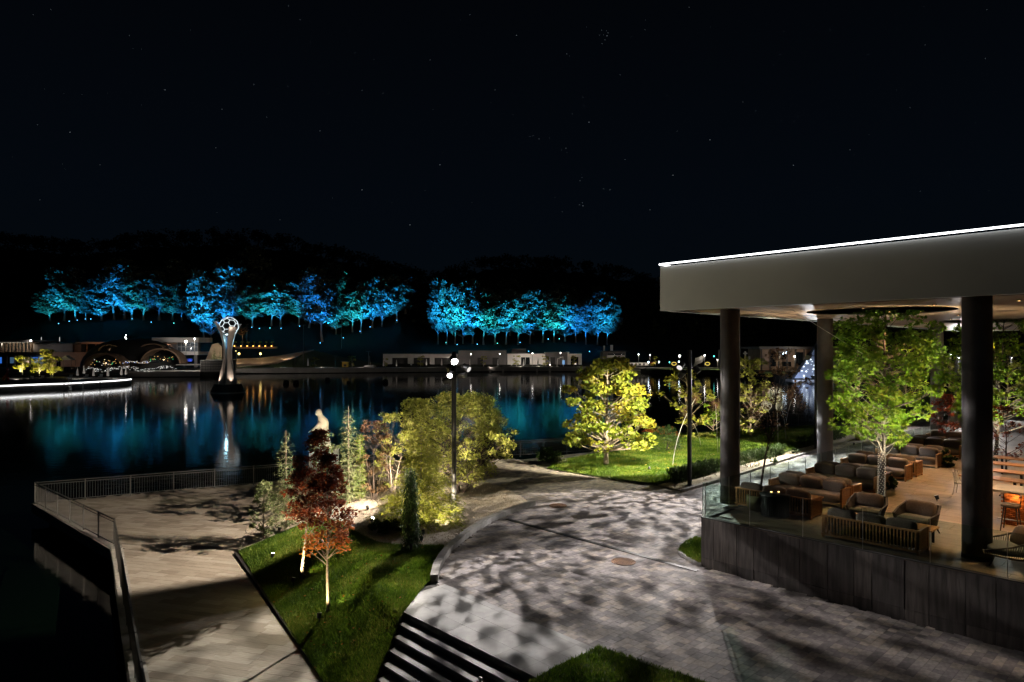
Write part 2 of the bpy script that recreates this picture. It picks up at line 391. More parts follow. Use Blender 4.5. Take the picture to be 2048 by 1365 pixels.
def limb(mb, a, b, r0, r1, sag=.15, n=5, k=5):
    a, b = Vector(a), Vector(b); L_ = (b-a).length; mid = (a+b)/2 + Vector((rnd.uniform(-.08,.08)*L_, rnd.uniform(-.08,.08)*L_, -sag*L_*.5))
    pts = []; rs = []
    for i in range(k):
        t = i/(k-1); pts.append(a*(1-t)**2 + mid*2*t*(1-t) + b*t*t); rs.append(r0*(1-t) + r1*t)
    mb.tube(pts, rs, n)
    return pts
def tree(name, label, loc, H, z0, rx, prof, ncl, per, clr, leaf, tmpl, lm, bm, tr=.1, lean=(0,0), group=None, cat='tree', up=.4, flat=.6,
         stems=1, sag=.2, hollow=.15, off=(0,0), rise=.8, tonef=None, fold=.25, mesh_only=False, aspect=1.0):
    """trunk with curved limbs that reach the leaf clumps; crown = leaves around the clumps"""
    mb = MB(); cs = []
    lx, ly = lean
    def axis(z): t = z/H; return Vector((lx*t + off[0]*t*t, ly*t + off[1]*t*t, z))
    tops = []
    for s in range(stems):
        a = 2*math.pi*s/stems + rnd.random(); sp = 0 if stems == 1 else .12*rx
        base = Vector((math.cos(a)*sp*.5, math.sin(a)*sp*.5, -.1)); top = H*(.93 if stems == 1 else .6)
        pts = [base]; rs = [tr*1.35]
        for i in range(1, 9):
            z = top*i/8; q = axis(z) + Vector((math.cos(a), math.sin(a), 0))*sp*(1 + 4*(i/8)) + Vector((rnd.uniform(-1,1), rnd.uniform(-1,1), 0))*tr*.45
            if stems == 1 and i == 0: q = base
            pts.append(q); rs.append(tr*(1 - .82*i/8))
        mb.tube(pts, rs, 8); tops.append((pts, rs))
    for i in range(ncl):
        u = rnd.random() if i > 2 else .97; a = rnd.uniform(0, 2*math.pi)
        r = rx*prof(u)*(hollow + (1-hollow)*math.sqrt(rnd.random()))
        z = z0 + (H-z0)*u; c = axis(z) + Vector((math.cos(a)*r, math.sin(a)*r*aspect, 0)); cs.append(tuple(c))
        pts, rs = tops[i % stems]; zz = max(z0*.7, z - r*rise); zz = min(zz, pts[-1].z*.98)
        tq = min(7.9, max(.6, zz/pts[-1].z*8 + rnd.uniform(-.35, .35))); j = int(tq); start = pts[j].lerp(pts[j+1], tq-j)
        rr = rs[j]*.45
        w = limb(mb, start, c, rr, max(.004, rr*.2), sag, 5)
        for q in range(3):
            e_ = Vector(c) + Vector((rnd.uniform(-1,1), rnd.uniform(-1,1), rnd.uniform(-.4,.7)))*clr*.8
            mb.tube([w[3], (w[3]+e_)/2 + Vector((0,0,clr*.08)), e_], [rr*.3, rr*.2, .003], 4, False)
    p = crown_pts(cs, per, clr, flat)
    tone = np.clip(np.repeat(rng.uniform(.1,.8,len(cs)), per)*.6 + rng.uniform(0,.5,len(p)), 0, 1)
    if tonef: tone = tonef(p, tone)
    v, f, tone = leaves(p, leaf, tmpl, tone, up, fold=fold)
    cm = npmesh(v, f, lm, tone); tm = mb.mesh(bm, True)
    if mesh_only: return tm, cm
    o = thing(name, label, cat, loc, 0, group); link('trunk', tm, o); link('crown', cm, o)
    return o
def conifer(name, label, loc, H, rx, lm, bm, tiers=16, per=7, leaf=.07, group=None, dens_=60, droop=.25, gap=.0, cat='conifer', power=1.0, z0=.05, tr=.05, thin=THIN, spread=.10, mesh_only=False, topw=.04):
    mb = MB(); mb.tube([(0,0,-.1),(0,0,H*.5),(0,0,H)], [tr*1.2, tr*.7, .008], 7); ps = []; ax = []
    for i in range(tiers):
        u = (i + rnd.uniform(-.2,.2))/tiers; u = max(0, min(1, u)); z = H*(z0 + (1-z0)*u); r = rx*((1-u)**power)*rnd.uniform(.75,1.08) + topw*rx
        n = max(3, int(per*(.5+.6*(1-u))))
        for k in range(n):
            a = 2*math.pi*k/n + rnd.uniform(-.4,.4) + i*1.1; rr = r*rnd.uniform(.7,1.1); e_ = Vector((math.cos(a)*rr, math.sin(a)*rr, z - droop*rr))
            w = limb(mb, (0,0,z), e_, max(.005, tr*.25*(1-u)), .003, -.15, 4, 4)
            N = max(6, int(dens_*rr/rx)); t = rng.uniform(.12, 1.03, N)
            q = np.array([w[0][:], w[1][:], w[2][:], w[3][:]]); idx = np.clip(t*3, 0, 2.999); j = idx.astype(int); fr = (idx-j)[:,None]
            b = q[j]*(1-fr) + q[j+1]*fr; b += rng.normal(size=b.shape)*np.array([1,1,.6])*spread*rx*(1.15-.6*t)[:,None]
            ps.append(b); d = (e_ - Vector((0,0,z))).normalized(); ax.append(np.repeat([[d.x,d.y,d.z-.15]], N, 0))
    p = np.vstack(ps); ax = np.vstack(ax); tone = rng.uniform(0,1,len(p))
    v, f, tone = leaves(p, leaf, thin, tone, .3, ax, .1); cm = npmesh(v, f, lm, tone); tm = mb.mesh(bm, True)
    if mesh_only: return tm, cm
    o = thing(name, label, cat, loc, 0, group); link('trunk', tm, o); link('crown', cm, o)
    return o
def shrub(name, label, loc, rx, H, lm, n=900, leaf=.05, tmpl=HEX, group=None, cat='shrub', hole=.5, stems=7, bm=None, lump=.25, part='foliage', ry=None):
    """rounded shrub: stems from the ground and leaves gathered in lumps near its outside"""
    mb = MB(); cs = []; ry = ry or rx
    for i in range(max(10, n//30)):
        a = rnd.uniform(0, 2*math.pi); e_ = rnd.uniform(.02, 1); c = math.sqrt(1-e_*e_*.98); r = hole + (1-hole)*rnd.random()
        cs.append((math.cos(a)*c*rx*r, math.sin(a)*c*ry*r, H*(.08 + .88*e_*r)))
    for i in range(stems):
        c = rnd.choice(cs); limb(mb, (rnd.uniform(-.1,.1)*rx, rnd.uniform(-.1,.1)*ry, -.05), c, .02*H+.004, .004, .1, 5)
    p = crown_pts(cs, 30, lump*min(rx, H), .8); p[:,2] = np.maximum(p[:,2], .01)
    tone = np.clip(np.repeat(rng.uniform(0,.7,len(cs)),30) + rng.uniform(0,.4,len(p)), 0, 1)
    v, f, tone = leaves(p, leaf, tmpl, tone, .2)
    o = thing(name, label, cat, loc, 0, group); mb.build('stems', bm or M['bark_dark'], o, True); link(part, npmesh(v, f, lm, tone), o)
    return o
def round_prof(u): return math.sqrt(max(0, 1-(2*u-1)**2))*.9+.1
def egg(u): return (math.sin(math.pi*min(1, u**.7*1.0))**.8)*.95+.06 if u < 1 else .06
def cone(u): return max(.05, (1-u)**.8*min(1, u*6+.5))

# ================================================================== THE SETTING
V2 = lambda p: (p[0], p[1])
flat = lambda z: (lambda x, y: z)
# --- lake
wm = bpy.data.materials.new('lake_water'); wm.use_nodes = True; n_, l_ = wm.node_tree.nodes, wm.node_tree.links
b_ = n_['Principled BSDF']; b_.inputs['Base Color'].default_value = (.0014, .0045, .0024, 1); b_.inputs['Roughness'].default_value = .07; b_.inputs['IOR'].default_value = 1.333
tc_ = n_.new('ShaderNodeTexCoord'); nz1 = n_.new('ShaderNodeTexNoise'); nz1.inputs['Scale'].default_value = 1.1; nz1.inputs['Detail'].default_value = 4
bp_ = n_.new('ShaderNodeBump'); bp_.inputs['Strength'].default_value = .16; bp_.inputs['Distance'].default_value = .05
l_.new(tc_.outputs['Object'], nz1.inputs['Vector']); l_.new(nz1.outputs[0], bp_.inputs['Height']); l_.new(bp_.outputs[0], b_.inputs['Normal'])
M['water'] = wm
w = MB(); w.add([(-500,-60,0),(600,-60,0),(600,330,0),(-500,330,0)], [(0,1,2,3)]); tag(w.build('lake_water', wm), kind='structure')
w = MB(); w.add([(-3500,-3500,-3),(3500,-3500,-3),(3500,3500,-3),(-3500,3500,-3)], [(0,1,2,3)]); tag(w.build('ground', M['soil']), kind='structure')

# --- far shore and hills: one terrain sheet on a (direction, distance) grid
SH = [(-1200,120),(-800,140),(-400,160),(0,185),(240,200),(255,219),(400,222),(447,225),(455,248),(700,258),(1000,272),(1290,272),(1300,248),(1400,240),(1480,232),(1500,205),(1560,198),(1700,190),(1900,170),(2300,150),(3200,110)]
SIL = [(-1200,480),(0,470),(90,476),(170,486),(260,472),(350,465),(420,462),(500,466),(600,482),(700,502),(800,532),(870,552),(915,535),(960,520),(1010,512),(1100,517),(1180,525),(1250,540),(1330,560),(1500,590),(1700,620),(2100,640),(3200,620)]
ZB = [(-1200,655),(60,650),(90,641),(360,640),(400,652),(440,658),(500,651),(560,654),(620,653),(680,662),(740,657),(800,648),(850,675),(880,688),(1100,684),(1230,690),(1330,692),(3200,693)]
def ip(t, x): return float(np.interp(x, [a[0] for a in t], [a[1] for a in t]))
def zter(px, Y):
    ys = ip(SH, px); zb = CZ + (HY - ip(ZB, px))/FPX*330; zs = CZ + (HY - ip(SIL, px) - 14)/FPX*800
    return float(np.interp(Y, [ys, ys+25, 283, 306, 330, 420, 600, 800, 950], [1.5, 1.6, 2.0, 2+(zb-2)*.35, zb, zb+18+(zs-zb)*.12, zb+(zs-zb)*.55, zs, zs-25]))
def PH(px, py, y0=284, y1=420):
    Y = y0
    while Y < y1 and HY - (zter(px, Y) - CZ)*FPX/Y > py: Y += 1
    return Vector(((px-CX)/FPX*Y, Y, zter(px, Y)))
pxs = np.arange(-1200, 3200, 14); rows = [0, .02, 25, 45, 65, 85, 100, 115, 130, 150, 175, 205, 260, 330, 420, 520, 640, 760]
vs, fs = [], []
for i, px in enumerate(pxs):
    ys = ip(SH, px)
    for j, r in enumerate(rows):
        Y = ys + (r if j < 3 else r*(950-ys)/760); z = -1 if j == 0 else zter(px, Y) + (rnd.uniform(-1.5,2.5) if Y > 420 else 0)
        vs.append(((px-CX)/FPX*Y, Y, z))
nr = len(rows)
for i in range(len(pxs)-1):
    for j in range(nr-1): fs.append((i*nr+j, (i+1)*nr+j, (i+1)*nr+j+1, i*nr+j+1))
mb = MB(); mb.add(vs, fs); tag(mb.build('hills', M['hill'], None, True), kind='structure')

# far quay promenade, sheet a little over the terrain
def farpoly(name, pts, z, mt, th=.25):
    m = MB(); ps = [at(px, 0, Y) for px, Y in pts]; m.prism([(p.x, p.y) for p in ps], z-th, z); return tag(m.build(name, mt), kind='structure')
farpoly('quay_paving', [(451,246.5),(700,257),(1000,271),(1292,271),(1292,280),(1000,281),(700,272),(451,262)], 1.95, M['shore'], 1.7)
farpoly('promenade_paving', [(250,217.5),(400,220.5),(400,236),(250,232)], 1.8, M['shore'], 1.6)

# --- near ground: plaza slab, embankment, road bed
U4 = Vector((.534, -.846, 0))
C1 = P(63,1007,Z_PLAZA); C2 = P(222,1099,Z_PLAZA); C3 = P(265,1365,Z_PLAZA) + U4*9
A = P(472,1108,Z_PLAZA); B = P(655,1365,Z_PLAZA); A2 = P(520,1000,Z_PLAZA); A3 = P(560,963,Z_PLAZA)
B0 = Vector((-3.4, 14.4, 0)); REAR = Vector((-9.5, 44.4, 0))
L0, Lc, Lb, R0, R0b = P(808,1224,Z_ROAD), P(850,1172,Z_ROAD), P(878,1164,Z_ROAD), P(1193,1299,Z_ROAD), P(1079,1358,Z_ROAD)
RDB = U1*0 + (P(129,1000,Z_PLAZA) - P(400,976.6,Z_PLAZA)).normalized()
plaza_poly = [V2(p) for p in (C1, C2, C3, C3+Vector((14,-3,0)), Vector((6,8,0)), R0b, B0+Vector((1,1,0)), Vector((-6,22,0)), Vector((-9,34,0)), REAR, A3)]
m = MB(); m.prism(plaza_poly, .45, Z_PLAZA-.02); plaza = tag(m.build('plaza', M['concrete']), kind='structure')
m = MB(); inn = [V2(Vector(p+(0,)) + (Vector((-6,26,0))-Vector(p+(0,))).normalized()*1.6) for p in plaza_poly]; m.prism(inn, -3, .44); tag(m.build('dark_quay_void', M['black']), kind='structure')  # black block stands in for the dark void under the slab
kerbcurve = [P(1072,1011,Z_ROAD), P(1040,1021,Z_ROAD), P(1008,1034,Z_ROAD), P(983,1045,Z_ROAD), P(960,1059,Z_ROAD), P(939,1073,Z_ROAD), P(920,1089,Z_ROAD), P(903,1105,Z_ROAD), P(891,1121,Z_ROAD), P(881,1140,Z_ROAD), P(876,1163,Z_ROAD)]
back = [Vector((-3.5,42.6,0)), Vector((-2.6,38,0)), Vector((-1.75,35.7,0)), Vector((-.7,34.2,0)), Vector((.4,31.8,0))]
SHORE = [Vector((-3.5,43.2,0)), Vector((.19,42.5,0)), P(1178,904,Z_ROAD), Vector((7.6,49.4,0)), Vector((11.5,55,0)), Vector((27.5,62.5,0)), Vector((45,72,0)), Vector((80,96,0)), Vector((150,120,0))]
land_poly = [V2(p) for p in ([L0, R0b, Vector((4.5,9.5,0)), Vector((30,-14,0)), Vector((170,20,0))] + SHORE[::-1] + back[1:] + kerbcurve + [Lc])]
m = MB(); m.prism(land_poly, -3, Z_ROAD-.03); land = tag(m.build('road', M['bed']), kind='structure')

def d_seg(p, a, b):
    ab = b-a; t = max(0, min(1, (p-a).dot(ab)/ab.dot(ab))); return (p-(a+ab*t)).length
gl = [Vector(V2(q)) for q in (B0, A, A2, A3, REAR)]
def hg(x, y):
    """garden height: rises from the plaza edge to the road level"""
    p = Vector((x, y)); d = min(d_seg(p, gl[i], gl[i+1]) for i in range(4)); s = (p-gl[1]).dot(Vector((.534,-.846)))
    wd = float(np.interp(s, [3.5, 11], [3.7, 2.15])); t = min(1, d/wd)
    return Z_PLAZA + .03 + (Z_ROAD-Z_PLAZA)*(t if t < .85 else .85 + .15*math.sin((t-.85)/.15*math.pi/2))
def PG(px, py, hf=None):
    hf = hf or hg; z = 1.8
    for _ in range(12): p = P(px, py, z); z = .5*z + .5*hf(p.x, p.y)
    return Vector((p.x, p.y, hf(p.x, p.y)))
Ls = [L0 + (-U2)*.33*k + U1*.27*k for k in range(0, 9)]
border = [A + Vector((.05,.1,0))] + [PG(*q) for q in ((520,1086),(560,1068),(600,1051),(632,1038),(668,1042),(703,1060),(728,1074),(755,1086),(800,1091),(850,1092))] + [P(888,1094,Z_ROAD)]
kc2 = [p + Vector((-.2,.05,0)) for p in kerbcurve]
lawn_poly = [V2(p) for p in (border + [P(880,1105,Z_ROAD)+Vector((0,0,0)), kc2[8], kc2[9], kc2[10], Lc, L0] + Ls[1:8] + [B0])]
garden_poly = [V2(p) for p in ([A, A2, A3, REAR] + back + kc2[:8] + [P(888,1094,Z_ROAD)] + border[::-1][1:-1])]
lawn = tag(sheet('garden_lawn', lawn_poly, M['soil'], hg, .45, .3), kind='structure')
gbed = tag(sheet('gravel_bed', garden_poly, M['gravel'], lambda x, y: hg(x,y)+.01, .45, .3), kind='structure')
strip('plaza_edging', [A + Vector((0,.05,0)), B, B+U4*9], .09, .3, .07, M['black'], flat(Z_PLAZA), lawn, -1)
strip('lawn_edging', border[:6], .07, .2, .05, M['granite'], hg, lawn, 1)
for s_ in kerbline('kerb_stone', kerbcurve, .24, .3, .20, M['kerb'], flat(Z_ROAD), 1.0, land, -1): pass
strip('gravel_edging', back, .08, .2, .015, M['kerb'], flat(Z_ROAD), land, 1)

# --- steps and landing
steps = tag(thing('steps', 'wide flight of pale granite steps going down from the paved road to the plaza', 'steps', (0,0,0)))
steps['kind'] = 'structure'; del steps['category']; del steps['label']
def local(o, q): return o
sd = U1*5.1
for k in range(1, 8):
    a = L0 - U2*.33*(k-1) + U1*.27*k; z = Z_ROAD - .15*k
    m = MB(); q = [a, a - U2*.335, a - U2*.335 + sd*1.4, a + sd*1.4]; m.prism([V2(x) for x in q], z-.9, z-.03); 
    m2 = MB(); e_ = .025; q2 = [a - U1*e_, a - U1*e_ - U2*.375, a - U2*.375 + sd*1.6, a + sd*1.6]
    st = m.build('step', M['granite'], steps)
    for j in range(7):
        c0 = a + U1*(1.2*j + .003 - (.0 if j else .02)); c1 = a + U1*(1.2*(j+1)-.003)
        t = MB(); t.tone = rnd.random(); t.prism([V2(x) for x in (c0, c0-U2*.35, c1-U2*.35, c1)], z-.03, z+.004*rnd.random()); t.build('tread_slab', M['granite'], st)
# landing slabs: a clipped grid
def clip(poly, a, nrm):
    out = []
    for i in range(len(poly)):
        p, q = poly[i], poly[(i+1) % len(poly)]; dp = (p-a).dot(nrm); dq = (q-a).dot(nrm)
        if dp >= 0: out.append(p)
        if dp*dq < 0: out.append(p + (q-p)*(dp/(dp-dq)))
    return out
LP = [Vector(V2(p)) for p in (L0, R0b, R0, Lb, Lc)]          # counter-clockwise
LP[0] = LP[0] - Vector(V2(U2))*.03; LP[1] = LP[1] - Vector(V2(U2))*.03 + Vector(V2(U1))*.02
lu, lv = Vector(V2(U1)), Vector(V2(U2))
for i in range(-1, 9):
    for j in range(-1, 6):
        o_ = LP[0] + lu*i*.9 + lv*j*.62; q = [o_+lu*.003+lv*.003, o_+lu*.897+lv*.003, o_+lu*.897+lv*.617, o_+lu*.003+lv*.617]
        for k in range(5):
            a, b = LP[k], LP[(k+1) % 5]; nn = Vector((-(b-a).y, (b-a).x)).normalized(); q = clip(q, a, nn) if q else q
        if len(q) > 2:
            t = MB(); t.tone = rnd.random(); t.prism([(p.x, p.y) for p in q], Z_ROAD-.2, Z_ROAD+.012); t.build('landing_slab', M['granite'], steps)
# lawn to the right of the steps
hw = lambda x, y: Z_ROAD + .03 + .09*math.sin(x*1.7)*math.cos(y*1.3)*0.5 + .05
lawn2_poly = [V2(p) for p in (R0 + Vector((.05,-.02,0)), R0b + Vector((.06,-.02,0)), R0b + U1*.3 - U2*3, Vector((6,6,0)), P(1390,1365,Z_ROAD)+U1*4, P(1390,1365,Z_ROAD), P(1330,1343,Z_ROAD), P(1262,1318,Z_ROAD))]
tag(sheet('corner_lawn', lawn2_poly, M['soil'], hw, .35, .3), kind='structure')
kl = [R0, P(1262,1317,Z_ROAD), P(1330,1342,Z_ROAD), P(1390,1364,Z_ROAD), P(1390,1364,Z_ROAD)+U1*4]
kerbline('kerb_stone', kl, .10, .3, .06, M['kerb'], flat(Z_ROAD), .8, land, -1)

# --- road paving: individual pavers, courses along U2
KE = [P(1369,985,Z_ROAD), P(1492,948,Z_ROAD), P(1591,916,Z_ROAD), P(1740,872,Z_ROAD), P(1740,872,Z_ROAD)+U2*40]     # kerb of the street past the terrace
road_poly = [V2(p) for p in ([Lb-U2*.15, R0-U2*.15, R0+U1*.2, kl[1], kl[2], kl[3], kl[4], TL(24,-6,0), TL(24,0,0), TL(0,0,0), TL(0,60,0), KE[4], KE[3], KE[2], KE[1], KE[0], P(1316,972,Z_ROAD), P(1258,965,Z_ROAD), P(1094,939,Z_ROAD), P(1030,918,Z_ROAD), Vector((-3.4,42.4,0))] + back[1:] + kerbcurve)]
def lay(region, org, du, dv, lens, wid, z, mt, name, parent, th=.06, joint=.006, clips=(), ymax=60, keep=300, tones=12, lift=.004, cut=None):
    """lay stones in courses; the nearest ones become parts that share meshes, the rest one joined part"""
    org = Vector(V2(org)); du = Vector(V2(du)).normalized(); dv = Vector(V2(dv)).normalized()
    xs = np.array([p[0] for p in region]); ys = np.array([p[1] for p in region])
    us = (xs-org.x)*du.x + (ys-org.y)*du.y; vs_ = (xs-org.x)*dv.x + (ys-org.y)*dv.y
    st = []
    for j in range(int(vs_.min()//wid), int(vs_.max()//wid)+2):
        u = us.min() - rnd.random()*lens[0]
        while u < us.max():
            ln = rnd.choice(lens); cx_ = org + du*(u+ln/2) + dv*((j+.5)*wid); st.append((cx_.x, cx_.y, ln)); u += ln
    st = np.array(st); k = inside(region, st[:,0], st[:,1]); st = st[k]
    px = CX + st[:,0]/np.maximum(st[:,1],.1)*FPX; py = HY + (CZ-z)/np.maximum(st[:,1],.1)*FPX
    vis = (px > -160) & (px < 2210) & (py < 1470) & (st[:,1] > 4) & (st[:,1] < ymax); st = st[vis]; py = py[vis]; px = px[vis]
    shown = (py < 1375) & (px > -10) & (px < 2058)
    okk = np.ones(len(st), bool)
    if cut: okk = np.array([all((Vector((x, y))-cp).dot(cn) > .7 for cp, cn in cut(x, y)) for x, y in st[:,:2]])
    order = np.argsort(-(st[:,2]*1e-3 + py*shown*okk)); st = st[order]; n = len(st); h = wid/2 - joint/2
    tn = rng.random(n); dz = rng.uniform(0, lift, n); ang = math.atan2(du.y, du.x)
    proto = {}
    for i in range(min(keep, n)):
        key = (round(st[i,2],3), int(tn[i]*tones))
        if key not in proto:
            q = MB(); q.tone = (key[1]+.5)/tones + .001; q.box(-st[i,2]/2+joint/2, st[i,2]/2-joint/2, -h, h, -th, 0); proto[key] = q.mesh(mt)
        link(name, proto[key], parent, (st[i,0], st[i,1], z+dz[i]), ang)
    r = st[keep:]
    if cut:
        cm = MB()
        for i in range(keep, n):
            x, y, ln = st[i]; c_ = Vector((x, y)); q = [c_ + du*(ln/2-joint/2)*sx + dv*h*sy for sx, sy in ((-1,-1),(1,-1),(1,1),(-1,1))]
            if all((p-cp).dot(cn) >= 0 for p in q for cp, cn in cut(x, y)): continue
            tn[i] = -1
            for cp, cn in cut(x, y): q = clip(q, cp, cn) if q else q
            if len(q) > 2: cm.tone = rnd.random(); cm.prism([(p.x, p.y) for p in q], z-th, z+rnd.random()*lift)
        if cm.v: o = cm.build(name + '_cut_row', mt, parent); o['kind'] = 'stuff'
        kk = tn[keep:] >= 0; r = r[kk]; dz = np.concatenate([dz[:keep], dz[keep:][kk]]); tn = np.concatenate([tn[:keep], tn[keep:][kk]])
    N = len(r)
    if N:
        hl = r[:,2]/2 - joint/2; cs_ = [(-1,-1),(1,-1),(1,1),(-1,1)]; v = np.zeros((N,8,3))
        for q, (a, b) in enumerate(cs_):
            x = r[:,0] + du.x*hl*a + dv.x*h*b; y = r[:,1] + du.y*hl*a + dv.y*h*b
            for zz, kk in ((0, q+4), (-th, q)): v[:,kk,0] = x; v[:,kk,1] = y; v[:,kk,2] = z + dz[keep:] + zz
        F = np.array([(4,5,6,7),(0,1,5,4),(1,2,6,5),(2,3,7,6),(3,0,4,7)]); f = (np.arange(N)[:,None,None]*8 + F[None]).reshape(-1,4)
        o = link(name + '_field', npmesh(v.reshape(-1,3), f, mt, np.repeat(tn[keep:], 5)), parent); o['kind'] = 'stuff'
def edge_in(a, b, off):
    d = Vector(V2(b-a)).normalized(); n = Vector((-d.y, d.x)); return (Vector(V2(a)) + n*off, n)
lay(road_poly, O, U2, U1, (.2,.26,.34), .2, Z_ROAD, M['paver'], 'paver', land, ymax=75)
E1_, E2_ = edge_in(C1,C2,.40), edge_in(C2,C3,.40); BD = Vector(V2((C2-C1).normalized() + (C3-C2).normalized()))
quay_cut = lambda x, y: [E1_ if (Vector((x, y))-Vector(V2(C2))).dot(BD) < 0 else E2_]
lay(plaza_poly, A, Vector((-.968,.25,0)), Vector((.25,.968,0)), (.8,.9,1.2), .3, Z_PLAZA, M['plaza'], 'plank_tile', plaza, th=.03, joint=.006, lift=.003, cut=quay_cut)
# pale coping stones along the water side of the plaza
for a, b in ((C1, C2), (C2, C3)):
    d = (b-a).normalized(); nn = Vector((-d.y, d.x, 0)); k = int((b-a).length/1.35)
    for i in range(k):
        p0 = a + (b-a)*(i/k) + d*.006; p1 = a + (b-a)*((i+1)/k) - d*.006
        if p0.y > 5:
            t = MB(); t.tone = rnd.random(); t.prism([V2(x) for x in (p0-nn*.05, p1-nn*.05, p1+nn*.42, p0+nn*.42)], Z_PLAZA-.03, Z_PLAZA+.012); t.build('coping_stone', M['kerb'], plaza)
# drain channel and manhole covers
dr = thing('drain_channel', 'long dark slotted drain channel running across the block paved road', 'drain', P(1014,1039,Z_ROAD))
a, b = P(1014,1039,Z_ROAD)-dr.location, P(1394,1143,Z_ROAD)-dr.location; a.z = b.z = .012
m = MB(); m.bar(a, b, .17, .02); m.build('grating_frame', M['black'], dr)
m = MB()
for i in range(110): p = a.lerp(b, (i+.5)/110); m.bar(p - U2*.05, p + U2*.05, .02, .03)
o = m.build('grating_bars', M['dark'], dr); o['kind'] = 'stuff'
for px, py, lb in ((1116,1012,'round rusty manhole cover in the road near the end of the curved kerb'), (1247,1124,'round rusty manhole cover in the road between the drain and the landing')):
    p = P(px, py, Z_ROAD); mh = thing('manhole_cover', lb, 'manhole cover', p, 0, 'manhole covers in the road')
    m = MB(); m.lathe([(.40,-.02),(.40,.015),(.36,.02),(.36,-.0)], n=28); m.build('ring', M['rust'], mh)
    m = MB(); m.lathe([(.35,-.02),(.35,.012),(.0,.014)], n=28)
    for i in range(-5, 6):
        for j in range(-5, 6):
            if i*i+j*j < 26: m.box(i*.058-.018, i*.058+.018, j*.058-.018, j*.058+.018, .01, .022)
    m.build('lid', M['rust'], mh)

# --- right lawn, street kerb, gravel strip
rl = [P(1094,939,2.15), P(1180,953,2.15), P(1258,965,2.15), P(1316,972,2.15)]
kperp = Vector((-.687,.726,0))
rlawn = [V2(p) for p in (rl + [KE[1]+kperp*1.3, KE[2]+kperp*1.2, KE[3]+kperp*1.2, KE[3]+kperp*1.2+U2*6, Vector((27,60.3,0)), Vector((12,53.5,0)), Vector((9.6,50.4,0)), Vector((6.6,45.4,0)), P(1125,922,2.15)])]
hl_ = lambda x, y: Z_ROAD + .05 + .12*max(0, math.sin((x-3)/9.0))
lawn3 = tag(sheet('right_lawn', rlawn, M['soil'], hl_, .7, 1.9), kind='structure')
kerbline('kerb_stone', KE, .18, .3, .14, M['kerb'], flat(Z_ROAD), 1.0, land, 1)
strip('lawn_edging', rl, .12, .3, .05, M['kerb'], flat(Z_ROAD), lawn3, 1)
gs = [V2(p) for p in (P(1316,972,2.15), KE[0]+kperp*.18, KE[1]+kperp*.18, KE[2]+kperp*.18, KE[3]+kperp*.18, KE[4]+kperp*.18, KE[4]+kperp*1.4, KE[3]+kperp*1.25, KE[2]+kperp*1.25, KE[1]+kperp*1.35)]
tag(sheet('gravel_strip', gs, M['gravel'], flat(Z_ROAD+.06), .8, 1.9), kind='structure')
# grass pocket beside the terrace wall
gp = [P(1402,1133,2.15), P(1356,1107,2.15), P(1358,1098,2.15), P(1372,1088,2.15), P(1392,1079,2.15), P(1400,1075,2.15), TL(-.03,2.0,0), TL(-.03,.03,0)]
gpoly = [V2(p) for p in (TL(-.03,.0,0), TL(-.03,2.2,0), P(1392,1079,2.15), P(1372,1088,2.15), P(1360,1097,2.15), P(1357,1107,2.15), P(1375,1120,2.15))]
tag(sheet('grass_pocket', gpoly[::-1], M['soil'], flat(Z_ROAD+.08), .3, 1.9), kind='structure')
kerbline('kerb_stone', [P(1402,1134,2.15), P(1375,1121,2.15), P(1356,1108,2.15), P(1357,1097,2.15), P(1372,1087,2.15), P(1392,1078,2.15)], .13, .2, .10, M['kerb'], flat(Z_ROAD), .45, land, -1)

# --- grass blades
def blades(name, poly, hf, n, h, parent=None, bare=None, ymin=0):
    xs = [p[0] for p in poly]; ys = [p[1] for p in poly]; x = rng.uniform(min(xs), max(xs), n*3); y = rng.uniform(max(min(ys),ymin), max(ys), n*3)
    k = inside(poly, x, y); x = x[k][:n]; y = y[k][:n]
    if bare is not None:
        for (bx, by, br) in bare:
            kk = ((x-bx)**2 + (y-by)**2 > br*br*rng.uniform(.3,1,len(x))); x = x[kk]; y = y[kk]
    N = len(x); z = np.array([hf(a, b) for a, b in zip(x, y)]); a = rng.uniform(0, 2*math.pi, N); hh = h*rng.uniform(.5,1.2,N); w_ = .009*hh/.06*rng.uniform(.7,1.3,N)
    v = np.zeros((N,3,3)); v[:,0] = np.stack([x-np.cos(a)*w_, y-np.sin(a)*w_, z-.01], 1); v[:,1] = np.stack([x+np.cos(a)*w_, y+np.sin(a)*w_, z-.01], 1)
    v[:,2] = np.stack([x+rng.normal(size=N)*hh*.45, y+rng.normal(size=N)*hh*.45, z+hh], 1)
    tone = np.clip(.45 + .28*np.sin(x*1.9+np.sin(y*1.3)*2)*np.cos(y*1.6) + rng.normal(size=N)*.22, 0, 1)
    o = link(name, npmesh(v.reshape(-1,3), np.arange(N*3).reshape(N,3), M['grass'], tone)); return tag(o, 'short mown green grass', 'grass', kind='stuff')
g = blades('lawn_grass', lawn_poly, hg, 170000, .085, bare=None)
g['label'] = 'mown grass on the slope between the plaza and the steps'
g = blades('lawn_grass', lawn2_poly, hw, 45000, .075, ymin=10); g['label'] = 'clump of mown grass in the corner right of the steps'
g = blades('lawn_grass', rlawn, hl_, 190000, .11); g['label'] = 'spotlit mown lawn around the maple tree on the right'
g = blades('lawn_grass', gpoly, flat(Z_ROAD+.08), 9000, .08); g['label'] = 'small pocket of grass against the terrace wall corner'
